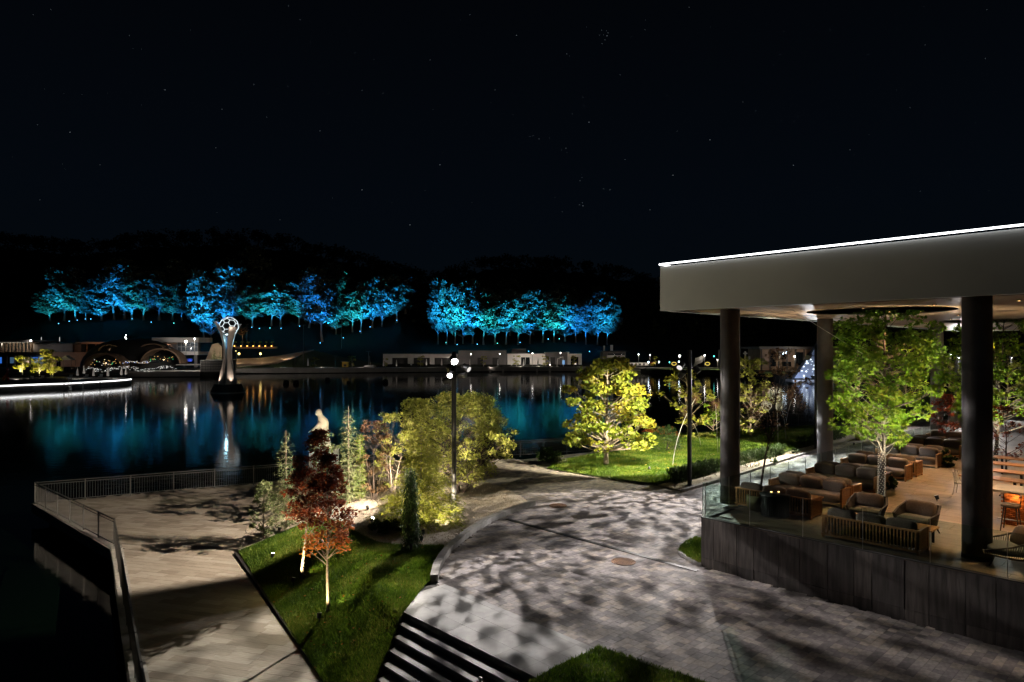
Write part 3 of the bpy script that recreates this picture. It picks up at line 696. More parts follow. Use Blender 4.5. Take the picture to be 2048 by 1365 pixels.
# stones on the gravel
def pebbles(name, poly, hf, n, s, lab):
    xs = [p[0] for p in poly]; ys = [p[1] for p in poly]; x = rng.uniform(min(xs), max(xs), n*4); y = rng.uniform(min(ys), max(ys), n*4)
    k = inside(poly, x, y); x = x[k][:n]; y = y[k][:n]; N = len(x); z = np.array([hf(a,b) for a,b in zip(x,y)]) + .008
    c = np.stack([x,y,z],1); T = np.array([(1,0,0),(0,1,0),(-1,0,0),(0,-1,0),(0,0,.8),(0,0,-.5)]); 
    sc = s*rng.uniform(.4,1.3,(N,1,1))*rng.uniform(.7,1.3,(N,6,1)); a = rng.uniform(0,6.28,N); ca, sa = np.cos(a), np.sin(a)
    Tx = T[None,:,0]*ca[:,None] - T[None,:,1]*sa[:,None]; Ty = T[None,:,0]*sa[:,None] + T[None,:,1]*ca[:,None]
    v = c[:,None,:] + np.stack([Tx, Ty, np.repeat(T[None,:,2],N,0)], 2)*sc
    F = np.array([(0,1,4),(1,2,4),(2,3,4),(3,0,4)]); f = (np.arange(N)[:,None,None]*6 + F[None]).reshape(-1,3)
    return tag(link(name, npmesh(v.reshape(-1,3), f, M['stone'], np.repeat(rng.random(N),4))), lab, 'gravel', kind='stuff')
pebbles('gravel', garden_poly, lambda x,y: hg(x,y)+.01, 26000, .028, 'pale loose gravel covering the garden bed inside the curved kerb')
pebbles('gravel', gs, flat(Z_ROAD+.06), 7000, .05, 'pale loose gravel in the strip behind the street kerb')
lv_ = leaves(np.array([(x, y, hl_(x,y)+.09) for x, y in zip(rng.uniform(6,13,60), rng.uniform(37,46,60))]), .11, HEX, rng.uniform(.6,1,60), 2)
tag(link('fallen_leaves', npmesh(lv_[0], lv_[1], M['lf_maple'], lv_[2])), 'yellow fallen leaves scattered on the lawn', 'leaves', kind='stuff')

fl2 = [(rnd.uniform(-9,-3), rnd.uniform(17,28)) for _ in range(260)]; fl2 = [q for q in fl2 if inside(lawn_poly, [q[0]], [q[1]])[0] or inside(garden_poly, [q[0]], [q[1]])[0]]
lv_ = leaves(np.array([(x, y, hg(x,y)+.06) for x, y in fl2]), .045, HEX, rng.uniform(.3,1,len(fl2)), 2)
tag(link('fallen_leaves', npmesh(lv_[0], lv_[1], M['lf_orange'], lv_[2])), 'small rusty fallen leaves on the grass under the red trees', 'leaves', kind='stuff')
# --- terrace
ter = tag(thing('terrace', None, None)); ter['kind'] = 'structure'
TE, TS = 24, 44
m = MB(); m.prism([V2(TL(*q)) for q in ((.06,.06),(TE,.06),(TE,TS),(.06,TS))], .5, Z_TER-.04); m.build('terrace_slab', M['concrete'], ter)
k = 0; t = 0
while t < 20:                                        # tall board-marked panels with a low plinth row
    w_ = (.45,.78,.56,.78,.62,.78,.70)[k % 7]; z1 = Z_ROAD+.30
    for (za, zb_, nm) in ((Z_ROAD-.1, z1-.004, 'plinth_panel'), (z1+.004, Z_TER-.015, 'wall_panel')):
        q = MB(); q.tone = rnd.random(); dd = rnd.uniform(.05,.058); q.prism([V2(TL(*z)) for z in ((t+.007,.06-dd-.001),(t+w_-.007,.06-dd-.001),(t+w_-.007,.058),(t+.007,.058))], za, zb_); q.build(nm, M['wallplank'], ter)
    t += w_; k += 1
s = .06
while s < 30:
    q = MB(); q.tone = rnd.random(); q.prism([V2(TL(*z)) for z in ((.005,s+.004),(.058,s+.004),(.058,s+.9),(.005,s+.9))], Z_ROAD-.1, Z_TER-.015); q.build('wall_panel', M['wallplank'], ter); s += .9
tpoly = [V2(TL(*q)) for q in ((.3,.15),(22,.15),(22,42),(.3,42))]
lay(tpoly, TL(0,.0), U1, U2, (1.2,1.2,1.2), .6, Z_TER, M['terrace'], 'floor_tile', ter, th=.03, joint=.008, ymax=60, lift=.001)
m = MB(); m.prism([V2(TL(*q)) for q in ((.0,.0),(22,.0),(22,.16),(.0,.16))], Z_TER-.012, Z_TER+.02); m.build('edge_coping', M['darkwall'], ter)
m = MB(); m.prism([V2(TL(*q)) for q in ((.0,.165),(.16,.165),(.16,42),(.0,42))], Z_TER-.012, Z_TER+.02); m.build('edge_coping', M['darkwall'], ter)

# --- roof: deep fascia, timber soffit with round openings
RO = Vector((5.24, 23.7, 0))
def RL(t, s, z): v = RO + U1*t + U2*s; v.z = z; return v
roof = thing('pavilion_roof', 'flat pavilion roof with deep pale fascia, glowing top edge and round openings', 'roof'); roof['kind'] = 'structure'; del roof['category']; del roof['label']
HOL = [(5.1, 6.3, 2.4), (6.0, 19.6, 2.3), (5.4, 13.2, 0)]
rect = [V2(RL(*q, 0)) for q in ((.03,.03),(28,.03),(28,40),(.03,40))]
circ = []
for (t_, s_, r_) in HOL:
    if r_: circ.append([V2(RL(t_ + r_*math.cos(a), s_ + r_*math.sin(a), 0)) for a in np.linspace(0, 2*math.pi, 40, False)])
so = sheet('soffit', rect, M['soffit'], flat(Z_CEIL), 3.0, None, roof, circ)
sheet('roof_deck', rect, M['concrete'], flat(Z_CEIL+1.5), 3.0, None, roof, circ)
for c in circ:
    m = MB(); n = len(c); m.add([(x,y,Z_CEIL-.02) for x,y in c]+[(x,y,Z_CEIL+1.55) for x,y in c], [(i,(i+1)%n,(i+1)%n+n,i+n) for i in range(n)]); m.build('opening_lining', M['column'], roof, True)
for (a, b) in (((0,0),(28,0)), ((0,0),(0,40)), ((28,0),(28,40)), ((0,40),(28,40))):
    pa, pb = RL(*a,0), RL(*b,0); d = (pb-pa).normalized(); c = RL(14,20,0); nn = Vector((-d.y,d.x,0)); nn = nn if (c-pa).dot(nn) > 0 else -nn
    q = [pa, pb, pb+nn*.25, pa+nn*.25]; area = sum(q[i].x*q[(i+1)%4].y - q[(i+1)%4].x*q[i].y for i in range(4)); q = q if area > 0 else q[::-1]
    m = MB(); m.prism([V2(x) for x in q], Z_CEIL-.05, Z_CEIL+1.52); m.build('fascia', M['fascia'], roof)
    m = MB(); m.bar(pa - nn*.03 + Vector((0,0,Z_CEIL+1.60)), pb - nn*.03 + Vector((0,0,Z_CEIL+1.60)), .04, .045); m.build('led_strip', M['e_led'], roof)
for s_ in (1.1, 22.2, 22.9):
    m = MB(); m.bar(RL(.3,s_,Z_CEIL-.006), RL(27,s_,Z_CEIL-.006), .09, .006); m.build('shadow_gap', M['black'], roof)
m = MB(); m.bar(RL(2.0,1.2,Z_CEIL-.006), RL(1.0,40,Z_CEIL-.006), .09, .006); m.build('shadow_gap', M['black'], roof)

# --- sky extras: stars
ST = [(577,12),(259,72),(283,99),(444,219),(432,296),(724,380),(724,181),(766,187),(700,62),(710,106),(1033,71),(1134,108),(1166,195),(1168,212),(1145,228),(1178,245),(1066,272),(1078,278),(1132,297),(1123,300),(1346,351),(1164,355),(1160,362),(1207,378),(1165,406),(1166,412),(1125,424),(1159,410),(1060,273),(1588,243),(1587,331),(1563,243),(1820,216),(1974,20),(1736,110),(1511,222),(1971,118),(1378,15),(1486,204),(66,30),(140,265),(102,20),(508,170),(640,262),(860,120),(880,330),(990,180),(1240,150),(1250,320),(1290,60),(1420,280),(1660,60),(1700,300),(1850,90),(1900,350),(330,180),(200,330),(80,400),(380,60),(560,440),(820,450),(600,40),(940,30),(1560,110),(1300,420),(1220,380),(75,250)]
ST += [(1207+dx, 68+dy) for dx, dy in ((-4,-7),(6,-6),(0,2),(7,4),(-8,3),(3,12),(-3,20),(9,-2))]
m = MB()
for i, (px, py) in enumerate(ST):
    p = at(px, py, 1500); s_ = .8 if i % 5 == 0 else .5; m.add([p+Vector((s_,0,0)), p+Vector((0,0,s_)), p-Vector((s_,0,0)), p-Vector((0,0,s_)), p+Vector((0,s_,0)), p-Vector((0,s_,0))], [(0,1,4),(1,2,4),(2,3,4),(3,0,4),(1,0,5),(2,1,5),(3,2,5),(0,3,5)])
for i in range(170):
    p = at(rnd.uniform(0,2048), rnd.uniform(5,430), 1500); s_ = rnd.uniform(.12,.26); m.add([p+Vector((s_,0,0)), p+Vector((0,0,s_)), p-Vector((s_,0,0)), p-Vector((0,0,s_))], [(0,1,2,3)])
tag(m.build('stars', emit('starlight', (.8,.9,1), .30)), 'small white stars scattered across the night sky', 'stars', kind='stuff')

# --- unlit forest that covers the hills
cs = []
for i in range(4200):
    px = rnd.uniform(-900, 2900); Y = rnd.uniform(335, 820) if i > 900 else rnd.uniform(760, 830)
    cs.append(((px-CX)/FPX*Y, Y, zter(px, Y) + rnd.uniform(3,10)))
p = crown_pts(cs, 34, 6.0, .9); v, f, tn = leaves(p, 1.5, HEX, rng.random(len(p)), .3)
tag(link('night_forest', npmesh(v, f, M['lf_night'], tn)), 'unlit dark woodland covering the hills behind the lake', 'forest', kind='stuff')

# ================================================================== THINGS NEAR THE CAMERA
def railing(label, a, b, h=1.05, n=None, bs=.125, group=None, ends=True, mt=None, thick=.012, drop=.0):
    a, b = Vector(a), Vector(b); mt = mt or M['rail']; o = thing('metal_railing', label, 'railing', a, 0, group); d = b-a; Ln = d.length; d.normalize()
    n = n or max(1, round(Ln/2.0)); up = Vector((0,0,1))
    pm = MB(); pm.bar((0,0,-.05), (0,0,h+.03), .05, .05); post = pm.mesh(mt)
    bm_ = MB(); bm_.bar((0,0,.10), (0,0,h-.12), thick, thick); bal = bm_.mesh(mt); ang = math.atan2(d.y, d.x)
    for i in range(n+1):
        if i < n or ends: link('post', post, o, d*(Ln*i/n), ang)
    for z, w_ in ((h, .05), (h-.12, .025), (.10, .025)):
        m = MB(); m.bar(up*z, d*Ln+up*z, w_, .03); m.build('handrail' if z == h else 'rail', mt, o)
    k = int(Ln/bs)
    for i in range(1, k):
        if abs((i*bs/(Ln/n)) % 1) > .03: link('baluster', bal, o, d*(i*bs), ang)
    return o
za = Z_PLAZA+.012
r1, r2, r3 = P(70,1008,za), P(229,1093,za), P(229,1093,za) + (C3-C2).normalized()*17
rb = P(70,1008,za)
railing('grey metal railing along the left water edge of the plaza, ending at the sharp bend', r1, r2, 1.12, 6)
railing('grey metal railing from the sharp bend towards the camera along the water', r2, r3, 1.12, 9)
railing('grey metal railing along the far water edge of the plaza', rb - RDB*.1, rb - RDB*19.5, 1.12, 9)
railing('dark metal railing by the water behind the road end, left of the maple', Vector((-2.6,42.6,Z_ROAD)), P(1178,904,Z_ROAD), 1.0, 5, mt=M['dark'])
railing('short dark railing going back from the corner post behind the maple trunk', P(1178,904,Z_ROAD), Vector((7.5,49.2,Z_ROAD)), 1.0, 3, mt=M['dark'])
railing('thin railing behind the lawn between the first and second columns', Vector((19.5,58.6,Z_ROAD)), Vector((28,62.3,Z_ROAD)), 1.1, 5, bs=.3, mt=M['rail'])

# --- lamp poles with clusters of projector heads
def head(pole, p, tgt, lit=None, r=.13, ln=.34):
    p = Vector(p); d = (Vector(tgt)-p).normalized(); lp = p - pole.location
    h = MB(); h.tube([lp - d*ln*.5, lp - d*ln*.42, lp + d*ln*.5], [r*.6, r, r], 14); o = h.build('spotlight_head', M['dark'], pole)
    a = MB(); a.bar(lp - d*ln*.2, Vector((0,0,lp.z+.02)), .04, .05); a.build('bracket', M['dark'], o)
    if lit:
        g = MB(); g.tube([lp + d*(ln*.5-.02), lp + d*(ln*.5+.004)], [r*.9, r*.9], 14); g.build('lens', lit, o)
    return p + d*(ln*.5+.03)
def pole(label, base, H, r=.10, group='tall lamp poles with projector heads', mt=None):
    o = thing('lamp_pole', label, 'lamp pole', base, 0, group)
    m = MB(); m.lathe([(r*1.9,0),(r*1.9,.03),(r,.035),(r,.4)], n=16); m.build('base_plate', M['dark'], o, False)
    m = MB(); m.lathe([(r,.03),(r,H),(r*.9,H+.02)], n=18); m.build('shaft', mt or M['dark'], o, True)
    return o
b1 = PG(908,1037); pl1 = pole('dark lamp pole with a cluster of lit projector heads in the gravel bed', b1, 6.85)
def hp(o, dx, dy, z): return (o.location.x+dx, o.location.y+dy, z)
zt = CZ - 21/FPX*b1.y
bu0 = PG(918,985) + Vector((0,0,2.6))
h1 = head(pl1, hp(pl1,.0,-.22,zt), (2.6,14,2.1), M['e_pole'], .15)
h2 = head(pl1, hp(pl1,-.12,-.24,zt-.57), (-4.5,12,1), M['e_pole'], .11)
h3 = head(pl1, hp(pl1,.50,-.10,zt-.32), (8,21,2.5), M['e_edge'])
h4 = head(pl1, hp(pl1,-.30,-.05,zt-.85), (-14,27,1), M['e_edge'])
h5 = head(pl1, hp(pl1,.34,.05,zt-.62), (10,23,7.5))
h6 = head(pl1, hp(pl1,-.20,.14,zt-.35), bu0)
b2 = P(1379,972,2.2); pl2 = pole('dark lamp pole with one lit head at the street kerb left of the first column', b2, 6.9, .11)
z2 = CZ - 32/FPX*b2.y
g1 = head(pl2, hp(pl2,-.45,-.05,z2), (3,27,2), M['e_edge'], .16, .42)
g2 = head(pl2, hp(pl2,-.36,.05,z2-.42), (6,41,2), None, .16, .42)
b3 = P(1632,898,2.2); pl3 = pole('dark lamp pole with a projector head seen just left of the second column', b3, 7.2, .11)
z3 = CZ - 14/FPX*b3.y
g3 = head(pl3, hp(pl3,-.55,-.1,z3), (10,33,2), None, .19, .5)
g4 = head(pl3, hp(pl3,.32,-.2,z3+.6), (22,40,2), M['e_far'], .09); g5 = head(pl3, hp(pl3,.32,-.2,z3-.25), (24,42,2), M['e_far'], .09)
b4 = Vector(((1912-CX)/FPX*62, 62, 2.15)); pl4 = pole('pale lamp pole far along the street between the last two columns', b4, 7.0, .12, mt=M['rail'])
g6 = head(pl4, hp(pl4,.3,-.3,b4.z+6.6), (38,58,2), M['e_white'], .12)
WH = (1, .93, .88)
spot('projector_light', h1, (3.6,14.5,2.1), 7200, WH, 64, .30, .05, pl1, (21,.03,1.3))
spot('projector_light', h3, (8.6,21.5,2.6), 5200, WH, 58, .30, .06, pl1, (19,.05,7.7))
spot('projector_light', h5, (10,23,7.5), 330, (.97,.97,1), 100, .8, .06, pl1)  # soft beam added to lift the roof fascia
spot('projector_light', h2, (-6.0,17.8,1.0), 12500, (1,.92,.78), 40, .7, .04, pl1, (15,.40,4.2))
spot('projector_light', h4, (-14.5,29.5,1.0), 16000, (1,.84,.66), 66, .30, .04, pl1)
spot('projector_light', h6, bu0, 1500, (1,.86,.58), 95, .8, .06, pl1)  # beam added to brighten the big shrub tree
spot('projector_light', g1, (4.2,28.0,2.1), 7600, WH, 74, .30, .06, pl2, (17,.05,3.1))
spot('projector_light', g2, (6.4,40.0,3.9), 17000, (1,.90,.60), 72, .25, .05, pl2)
g7 = head(pl2, hp(pl2,.34,-.1,z2-.2), (13.5,31,2.1), None, .14, .38); g8 = head(pl3, hp(pl3,.1,-.4,z3-.5), (16,35,2.1), None, .16, .42)  # extra heads added to brighten the street beside the terrace
spot('projector_light', g7, (13.5,31.5,2.1), 9000, (.93,.96,1), 78, .4, .06, pl2, (16,.05,5.5))
spot('projector_light', g8, (17.5,37,2.1), 11000, (.93,.96,1), 84, .4, .06, pl3, (16,.05,8.1))
spot('projector_light', g3, (12.5,45.5,2.2), 26000, (1,.93,.62), 84, .5, .06, pl3)
spot('projector_light', g4, (19,38,2.1), 14000, WH, 90, .5, .06, pl3, (12,.05,9.3))
spot('projector_light', g6, (36,50,2.1), 12000, WH, 100, .5, .06, pl4, (12,.1,2))

# --- statue on a plinth
sp_ = Vector((-11.1, 39.6, hg(-11.1, 39.6)))
pd = thing('plinth', 'tall square pale stone plinth behind the dark red trees', 'plinth', sp_)
m = MB(); m.box(-.72,.72,-.6,.6,-.6,CZ-198/FPX*39.6-sp_.z-.1); m.build('block', M['granite'], pd)
m = MB(); z_ = CZ-198/FPX*39.6-sp_.z; m.box(-.76,.76,-.64,.64,z_-.1,z_); m.build('cap', M['granite'], pd)
stt = thing('statue', 'pale stone statue of a veiled woman with bowed head, standing on the tall plinth', 'statue', sp_ + Vector((-.15,0,z_)))
m = MB(); rings = [(0,.06,.50,.36),(.12,.06,.47,.35),(.5,.05,.42,.33),(.9,.02,.38,.31),(1.2,.02,.36,.30),(1.5,.06,.33,.29),(1.72,.05,.28,.27),(1.86,-.02,.20,.20),(1.96,-.10,.17,.16),(2.08,-.17,.18,.17),(2.20,-.19,.17,.16),(2.29,-.17,.11,.11),(2.33,-.16,.03,.03)]
vs, fs, N = [], [], 20
for (z, ox, rx_, ry_) in rings:
    for k in range(N):
        a = 2*math.pi*k/N; fo = 1 + .06*math.sin(a*7)*(1 if z < 1.6 else .15); vs.append((ox + math.cos(a)*rx_*fo, math.sin(a)*ry_*fo, z))
for i in range(len(rings)-1):
    for k in range(N): fs.append((i*N+k, i*N+(k+1)%N, (i+1)*N+(k+1)%N, (i+1)*N+k))
fs += [tuple(range((len(rings)-1)*N, len(rings)*N))]; m.add(vs, fs)
m.tube([(0,-.22,1.55),(-.22,-.27,1.25),(-.42,-.15,1.12),(-.55,-.06,1.05)], [.15,.13,.10,.07], 10); m.tube([(0,.22,1.55),(-.22,.27,1.27),(-.42,.15,1.15),(-.55,.05,1.07)], [.15,.13,.10,.07], 10)
body = m.build('figure', M['statue'], stt, True)
m = MB(); m.pill((-.31,0,2.06), (.055,.10,.13), .9, 12, 8); m.tube([(-.35,0,2.09),(-.385,0,2.04),(-.35,0,2.02)], [.012,.024,.01], 6); m.build('face', M['statue'], stt, True)
m = MB(); m.pill((-.60,0,1.03), (.10,.09,.035), .8)
for k in range(4): m.tube([(-.64,-.05+.033*k,1.02),(-.74,-.045+.03*k,.98),(-.78,-.04+.027*k,.93)], [.018,.016,.010], 5)
m.build('hands', M['statue'], stt, True)

# --- trees and shrubs of the garden bed
def red_tone(p, t): return np.clip(t*.7 + .35*np.clip((2.8-p[:,2])/1.4, 0, 1), 0, 1)
T1 = PG(602,1158); T2 = PG(656,1226)
def fairy(o, H, r, n, lean=(0,0), z0=.1, Ht=None, turns=.16):
    """tiny lights on a wire wound round the trunk"""
    m = MB(); Ht = Ht or H
    for i in range(n):
        z = z0 + (H-z0)*i/n; a = i*2.4; q = Vector((lean[0]*z/Ht + math.cos(a)*r, lean[1]*z/Ht + math.sin(a)*r, z)); s_ = .011
        m.add([q+Vector((s_,0,0)), q+Vector((0,s_,0)), q-Vector((s_,0,0)), q-Vector((0,s_,0)), q+Vector((0,0,s_*1.6)), q-Vector((0,0,s_*1.6))], [(0,1,4),(1,2,4),(2,3,4),(3,0,4),(1,0,5),(2,1,5),(3,2,5),(0,3,5)])
    x = m.build('fairy_lights', M['e_amb2'], o); x['kind'] = 'stuff'
M['e_amb2'] = emit('fairy_light', (1,.86,.62), .9)
tr1 = tree('purple_leaved_tree', 'slender dark red tree, left of the pair, with a floodlit pale trunk', T1, 5.0, 1.95, .98, lambda u: max(.10, math.sin(math.pi*min(1,u*.80+.20))**.9*(1-.25*u)), 105, 46, .27, .052, HEX, M['lf_red'], M['bark'], .055, (.42,.25), 'dark red trees on the lawn', off=(.1,.1), sag=-.1)
tr2 = tree('uplit_red_tree', 'slender dark red tree with glowing orange lower leaves, nearest the plaza tiles', T2, 4.6, 1.85, .78, lambda u: max(.12, math.sin(math.pi*min(1,u*.72+.28))**.9*(1-.2*u)), 92, 46, .25, .050, HEX, M['lf_orange'], M['bark'], .045, (-.04,.05), 'dark red trees on the lawn', sag=-.1, tonef=lambda p, t: np.clip(t*.55 + .75*np.clip((3.0-p[:,2])/1.2, 0, 1) - .1, 0, 1))  # lower leaves toned bright orange, the uplight put into leaf colour
def uplight(label, loc, target, W, col=(1,.80,.52), ang=70, r=.07, lit=False, group='small ground spotlights in the garden', size=.5):
    o = thing('ground_spotlight', label, 'spotlight', loc, 0, group); l = Vector(loc); d = (Vector(target)-l).normalized(); c = Vector((0,0,.14))
    m = MB(); m.tube([(0,0,-.05),(0,0,.14)], .015, 6); m.build('spike', M['dark'], o)
    m = MB(); m.tube([c - d*.07, c + d*.07], [r*.8, r], 10); m.build('housing', M['dark'], o)
    m = MB(); m.tube([c + d*.068, c + d*.076], [r*.9, r*.9], 10); m.build('lens', M['e_white'] if lit else M['steel'], o)
    spot('uplight', l + c + d*.09, target, W, col, ang, .6, .03, o); return o
WM = (1, .84, .60)
uplight('ground spotlight at the foot of the floodlit pale trunk', T1+Vector((-.10,-.50,0)), T1+Vector((.25,.1,2.6)), 1000, (1,.82,.45), 150)
uplight('ground spotlight at the foot of the orange tree trunk', T2+Vector((-.10,-.55,0)), T2+Vector((0,0,2.4)), 430, (1,.80,.42), 150)
sl = PG(545,1118); uplight('small lit lamp sunk in the grass left of the red trees', sl, sl+Vector((.6,.8,3)), 60, (1,1,.6), 120, lit=True)
sh1 = PG(527,1079); tree('young_tree', 'small open leafy young tree at the tip of the garden by the plaza', sh1, 2.3, .25, .62, round_prof, 34, 34, .2, .06, HEX, M['lf_fir'], M['bark'], .03, flat=.8)
sh2 = PG(572,1058); conifer('silver_fir', 'slender pale grey green fir with a candle top, left of the red trees', sh2, 4.15, .95, M['lf_fir'], M['bark'], 17, 6, .10, None, 64, .05, spread=.13, power=.9)
uplight('ground spotlight shining up inside the pale fir', PG(562,1062)+Vector((0,-.2,0)), sh2+Vector((0,0,2.0)), 900, WM, 100)
s3 = PG(697,1006); conifer('silver_fir', 'slender dusky fir with a candle top, right of the statue', s3, 4.4, .95, M['lf_fir'], M['bark'], 17, 6, .11, None, 60, .05, spread=.12, power=.75)
s4 = PG(720,1003); conifer('thuja', 'narrow lime green columnar thuja between the fir and the brown shrubs', s4, 3.1, .30, M['lf_thuja'], M['bark'], 30, 9, .05, None, 26, -.5, spread=.22, power=.35, topw=.1)
s5 = PG(748,1000); tree('tall_shrub', 'tall olive brown shrub right of the lime thuja', s5, 3.7, .3, .85, lambda u: .6+.4*math.sin(math.pi*u), 46, 36, .24, .06, HEX, M['lf_brown'], M['bark_dark'], .04, stems=3, sag=-.1)
s6 = PG(783,985); tree('tall_shrub', 'tall green speckled shrub left of the big round shrub tree', s6, 3.9, .3, .95, lambda u: .6+.4*math.sin(math.pi*u), 50, 36, .24, .06, HEX, M['lf_bush'], M['bark_dark'], .04, stems=3, sag=-.1)
s7 = PG(648,1010); tree('tall_shrub', 'dusky leafy shrub in front of the stone plinth behind the red trees', s7, 3.2, .3, .7, lambda u: .6+.4*math.sin(math.pi*u), 36, 34, .24, .06, HEX, M['lf_fir'], M['bark_dark'], .04, stems=3, sag=-.1)
bu = PG(918,985); big = tree('shrub_tree', 'big broad round many stemmed shrub tree behind the lamp pole', bu, 4.75, .7, 2.75, lambda u: max(.3, math.sin(math.pi*(.12+.80*u))**.75), 380, 72, .36, .058, HEX, M['lf_bush'], M['bark_dark'], .075, stems=6, sag=-.15, hollow=.25, off=(.1,0), flat=.75)
lo = PG(838,960) ; tree('shrub_tree', 'pale floodlit leafy shrub at the left shoulder of the big round shrub tree', lo, 4.3, .6, 1.15, lambda u: max(.35, math.sin(math.pi*(.15+.7*u))), 120, 60, .3, .058, HEX, M['lf_bush'], M['bark_dark'], .05, stems=3, sag=-.1, flat=.75)
ce = PG(842,1052); conifer('golden_cedar', 'broad golden green feathery conifer in front of the big shrub tree', ce, 3.9, 1.75, M['lf_cedar'], M['bark'], 22, 9, .12, None, 110, .12, spread=.12, power=.75)
we = PG(822,1102); conifer('weeping_spruce', 'narrow dark weeping spruce standing on the edge of the lawn', we, 2.95, .30, M['lf_dark'], M['bark_dark'], 26, 5, .10, None, 46, 2.6, spread=.30, power=.35, z0=.26, topw=.25)
jn = PG(775,1062); shrub('low_shrub', 'low dark spreading shrub on the gravel left of the golden conifer', jn, .75, .45, M['lf_dark'], 1200, .06)
j2 = PG(752,1058); shrub('low_shrub', 'small wispy shrub beside the lit lamp on the gravel', j2, .4, .35, M['lf_fir'], 400, .06)
uplight('glowing round ground spotlight on the open gravel', PG(744,1046), PG(744,1046)+Vector((1.5,-.6,2.4)), 500, WM, 110, lit=True)
uplight('ground spotlight under the right side of the golden conifer', PG(848,1068)+Vector((0,-.25,0)), ce+Vector((.0,-.2,2.2)), 1500, WM, 100)
uplight('ground spotlight on the gravel right of the weeping spruce', PG(843,1085), PG(843,1085)+Vector((.2,1.0,2.2)), 700, WM, 110)
uplight('ground spotlight hidden behind the golden conifer, under the big shrub tree', PG(822,1010), lo+Vector((.6,-.2,3.4)), 11000, WM, 95)
uplight('ground spotlight on the pale gravel right of the red trees', PG(735,1022), PG(700,990)+Vector((0,.5,1.6)), 900, WM, 120)
uplight('ground spotlight on the gravel between the golden conifer and the lamp pole', PG(874,1058), bu+Vector((.8,0,2.9)), 15000, WM, 90)
uplight('ground spotlight aimed at the stone plinth', PG(640,985)+Vector((-.2,-.2,0)), sp_+Vector((0,0,3.6)), 1800, WM, 60)
th = thing('rope_barrier_post', 'thin metal barrier post with a red belt standing on the steps', 'barrier post', (-.64,13.4,1.47))
m = MB(); m.lathe([(.15,0),(.15,.02),(.03,.03),(.03,1.05),(.04,1.06),(.04,1.12),(.0,1.125)], n=16); m.build('post', M['steel'], th, True)
m = MB(); m.bar((-.02,0,1.03), (-.75,.35,.45), .01, .05); m.build('belt', M['red'], th)

# --- maple, shrubs and hedges of the right lawn
mp = P(1212,931,2.2); maple = tree('maple_tree', 'broad floodlit maple with big yellow green leaves on the right lawn', mp, 6.25, 1.3, 3.2, lambda u: max(.2, math.sin(math.pi*(.24+.66*u))**.75*(1-.28*u)*(1+.15*math.sin(u*23))), 105, 62, .56, .135, HEX, M['lf_maple'], M['bark'], .14, (.1,0), sag=.1, hollow=.3, flat=.55, up=.2, rise=.5)
uplight('ground spotlight at the right foot of the maple', mp+Vector((2.2,-2.0,.05)), mp+Vector((.9,.2,3.4)), 4600, (1,.88,.62), 85)
q = P(1330,905,2.2); shrub('round_conifer', 'dark rounded mound shaped conifer on the lawn right of the maple', q, 1.15, 2.0, M['lf_dark'], 5200, .07, THIN, hole=.75, lump=.2)
q = P(1285,888,2.2); shrub('low_shrub', 'low dark shrub between the maple and the rounded conifer', q, 1.3, .9, M['lf_dark'], 1500, .08, ry=.8)
q = P(1095,925,2.15); shrub('low_shrub', 'bushy green shrub at the left tip of the right lawn', q, .85, 1.1, M['lf_dark'], 1500, .08)
q = P(1120,930,2.15); shrub('low_shrub', 'small grey green shrub beside the lawn tip', q, .5, .6, M['lf_fir'], 500, .06)
def hedge(label, a, b, w, h, n, lm='lf_dark'):
    a, b = Vector(a), Vector(b); o = thing('hedge', label, 'hedge', a); d = b-a; N = n; t = rng.random(N); s_ = rng.uniform(-1,1,N)*w/2; z = h*rng.uniform(.02,1,N)**.7
    nn = np.array([-d.y, d.x, 0])/math.hypot(d.x, d.y); p = t[:,None]*np.array(d[:]) + s_[:,None]*nn; p[:,2] = z + .06*np.sin(t*40)
    ax = np.tile([[0,0,1.]],(N,1)); v, f, tn = leaves(p, .10, THIN, rng.random(N), .0, ax); link('foliage', npmesh(v, f, M[lm], tn), o)
    m = MB()
    for i in range(int(d.length*3)): c = d*((i+.5)/int(d.length*3)); m.tube([c + Vector((0,0,-.05)), c + Vector((rnd.uniform(-.1,.1),0,h*.7))], [.012,.005], 4)
    m.build('stems', M['bark_dark'], o); return o
hedge('dark grassy hedge behind the lamp pole at the street corner', KE[0]+kperp*1.5+U2*1.2, KE[0]+kperp*1.7+U2*6.0, .7, .75, 8000)
hedge('dark grassy hedge seen between the first and second columns', KE[1]+kperp*1.7+U2*1.6, KE[1]+kperp*1.7+U2*8.2, .7, .7, 9000)
hedge('dark grassy hedge beyond the second column beside the street', KE[2]+kperp*1.6+U2*4.5, KE[2]+kperp*1.6+U2*12, .8, .7, 7000)
for i, (px, py, r_, h_, lb) in enumerate(((1395,940,.4,.45,'tuft of green plants at the kerb left of the first column'),(1500,935,.6,.7,'tuft of green plants at the kerb just right of the first column'),(1545,926,.45,.5,'spiky plant tuft in the street gravel, third from the first column'),(1590,907,.45,.5,'spiky plant tuft in the gravel near the second column'))):
    shrub('plant_tuft', lb, P(px,py,2.2), r_, h_, M['lf_dark'] if i != 1 else M['lf_fir'], 300, .09, THIN, 'plant tufts in the street gravel')
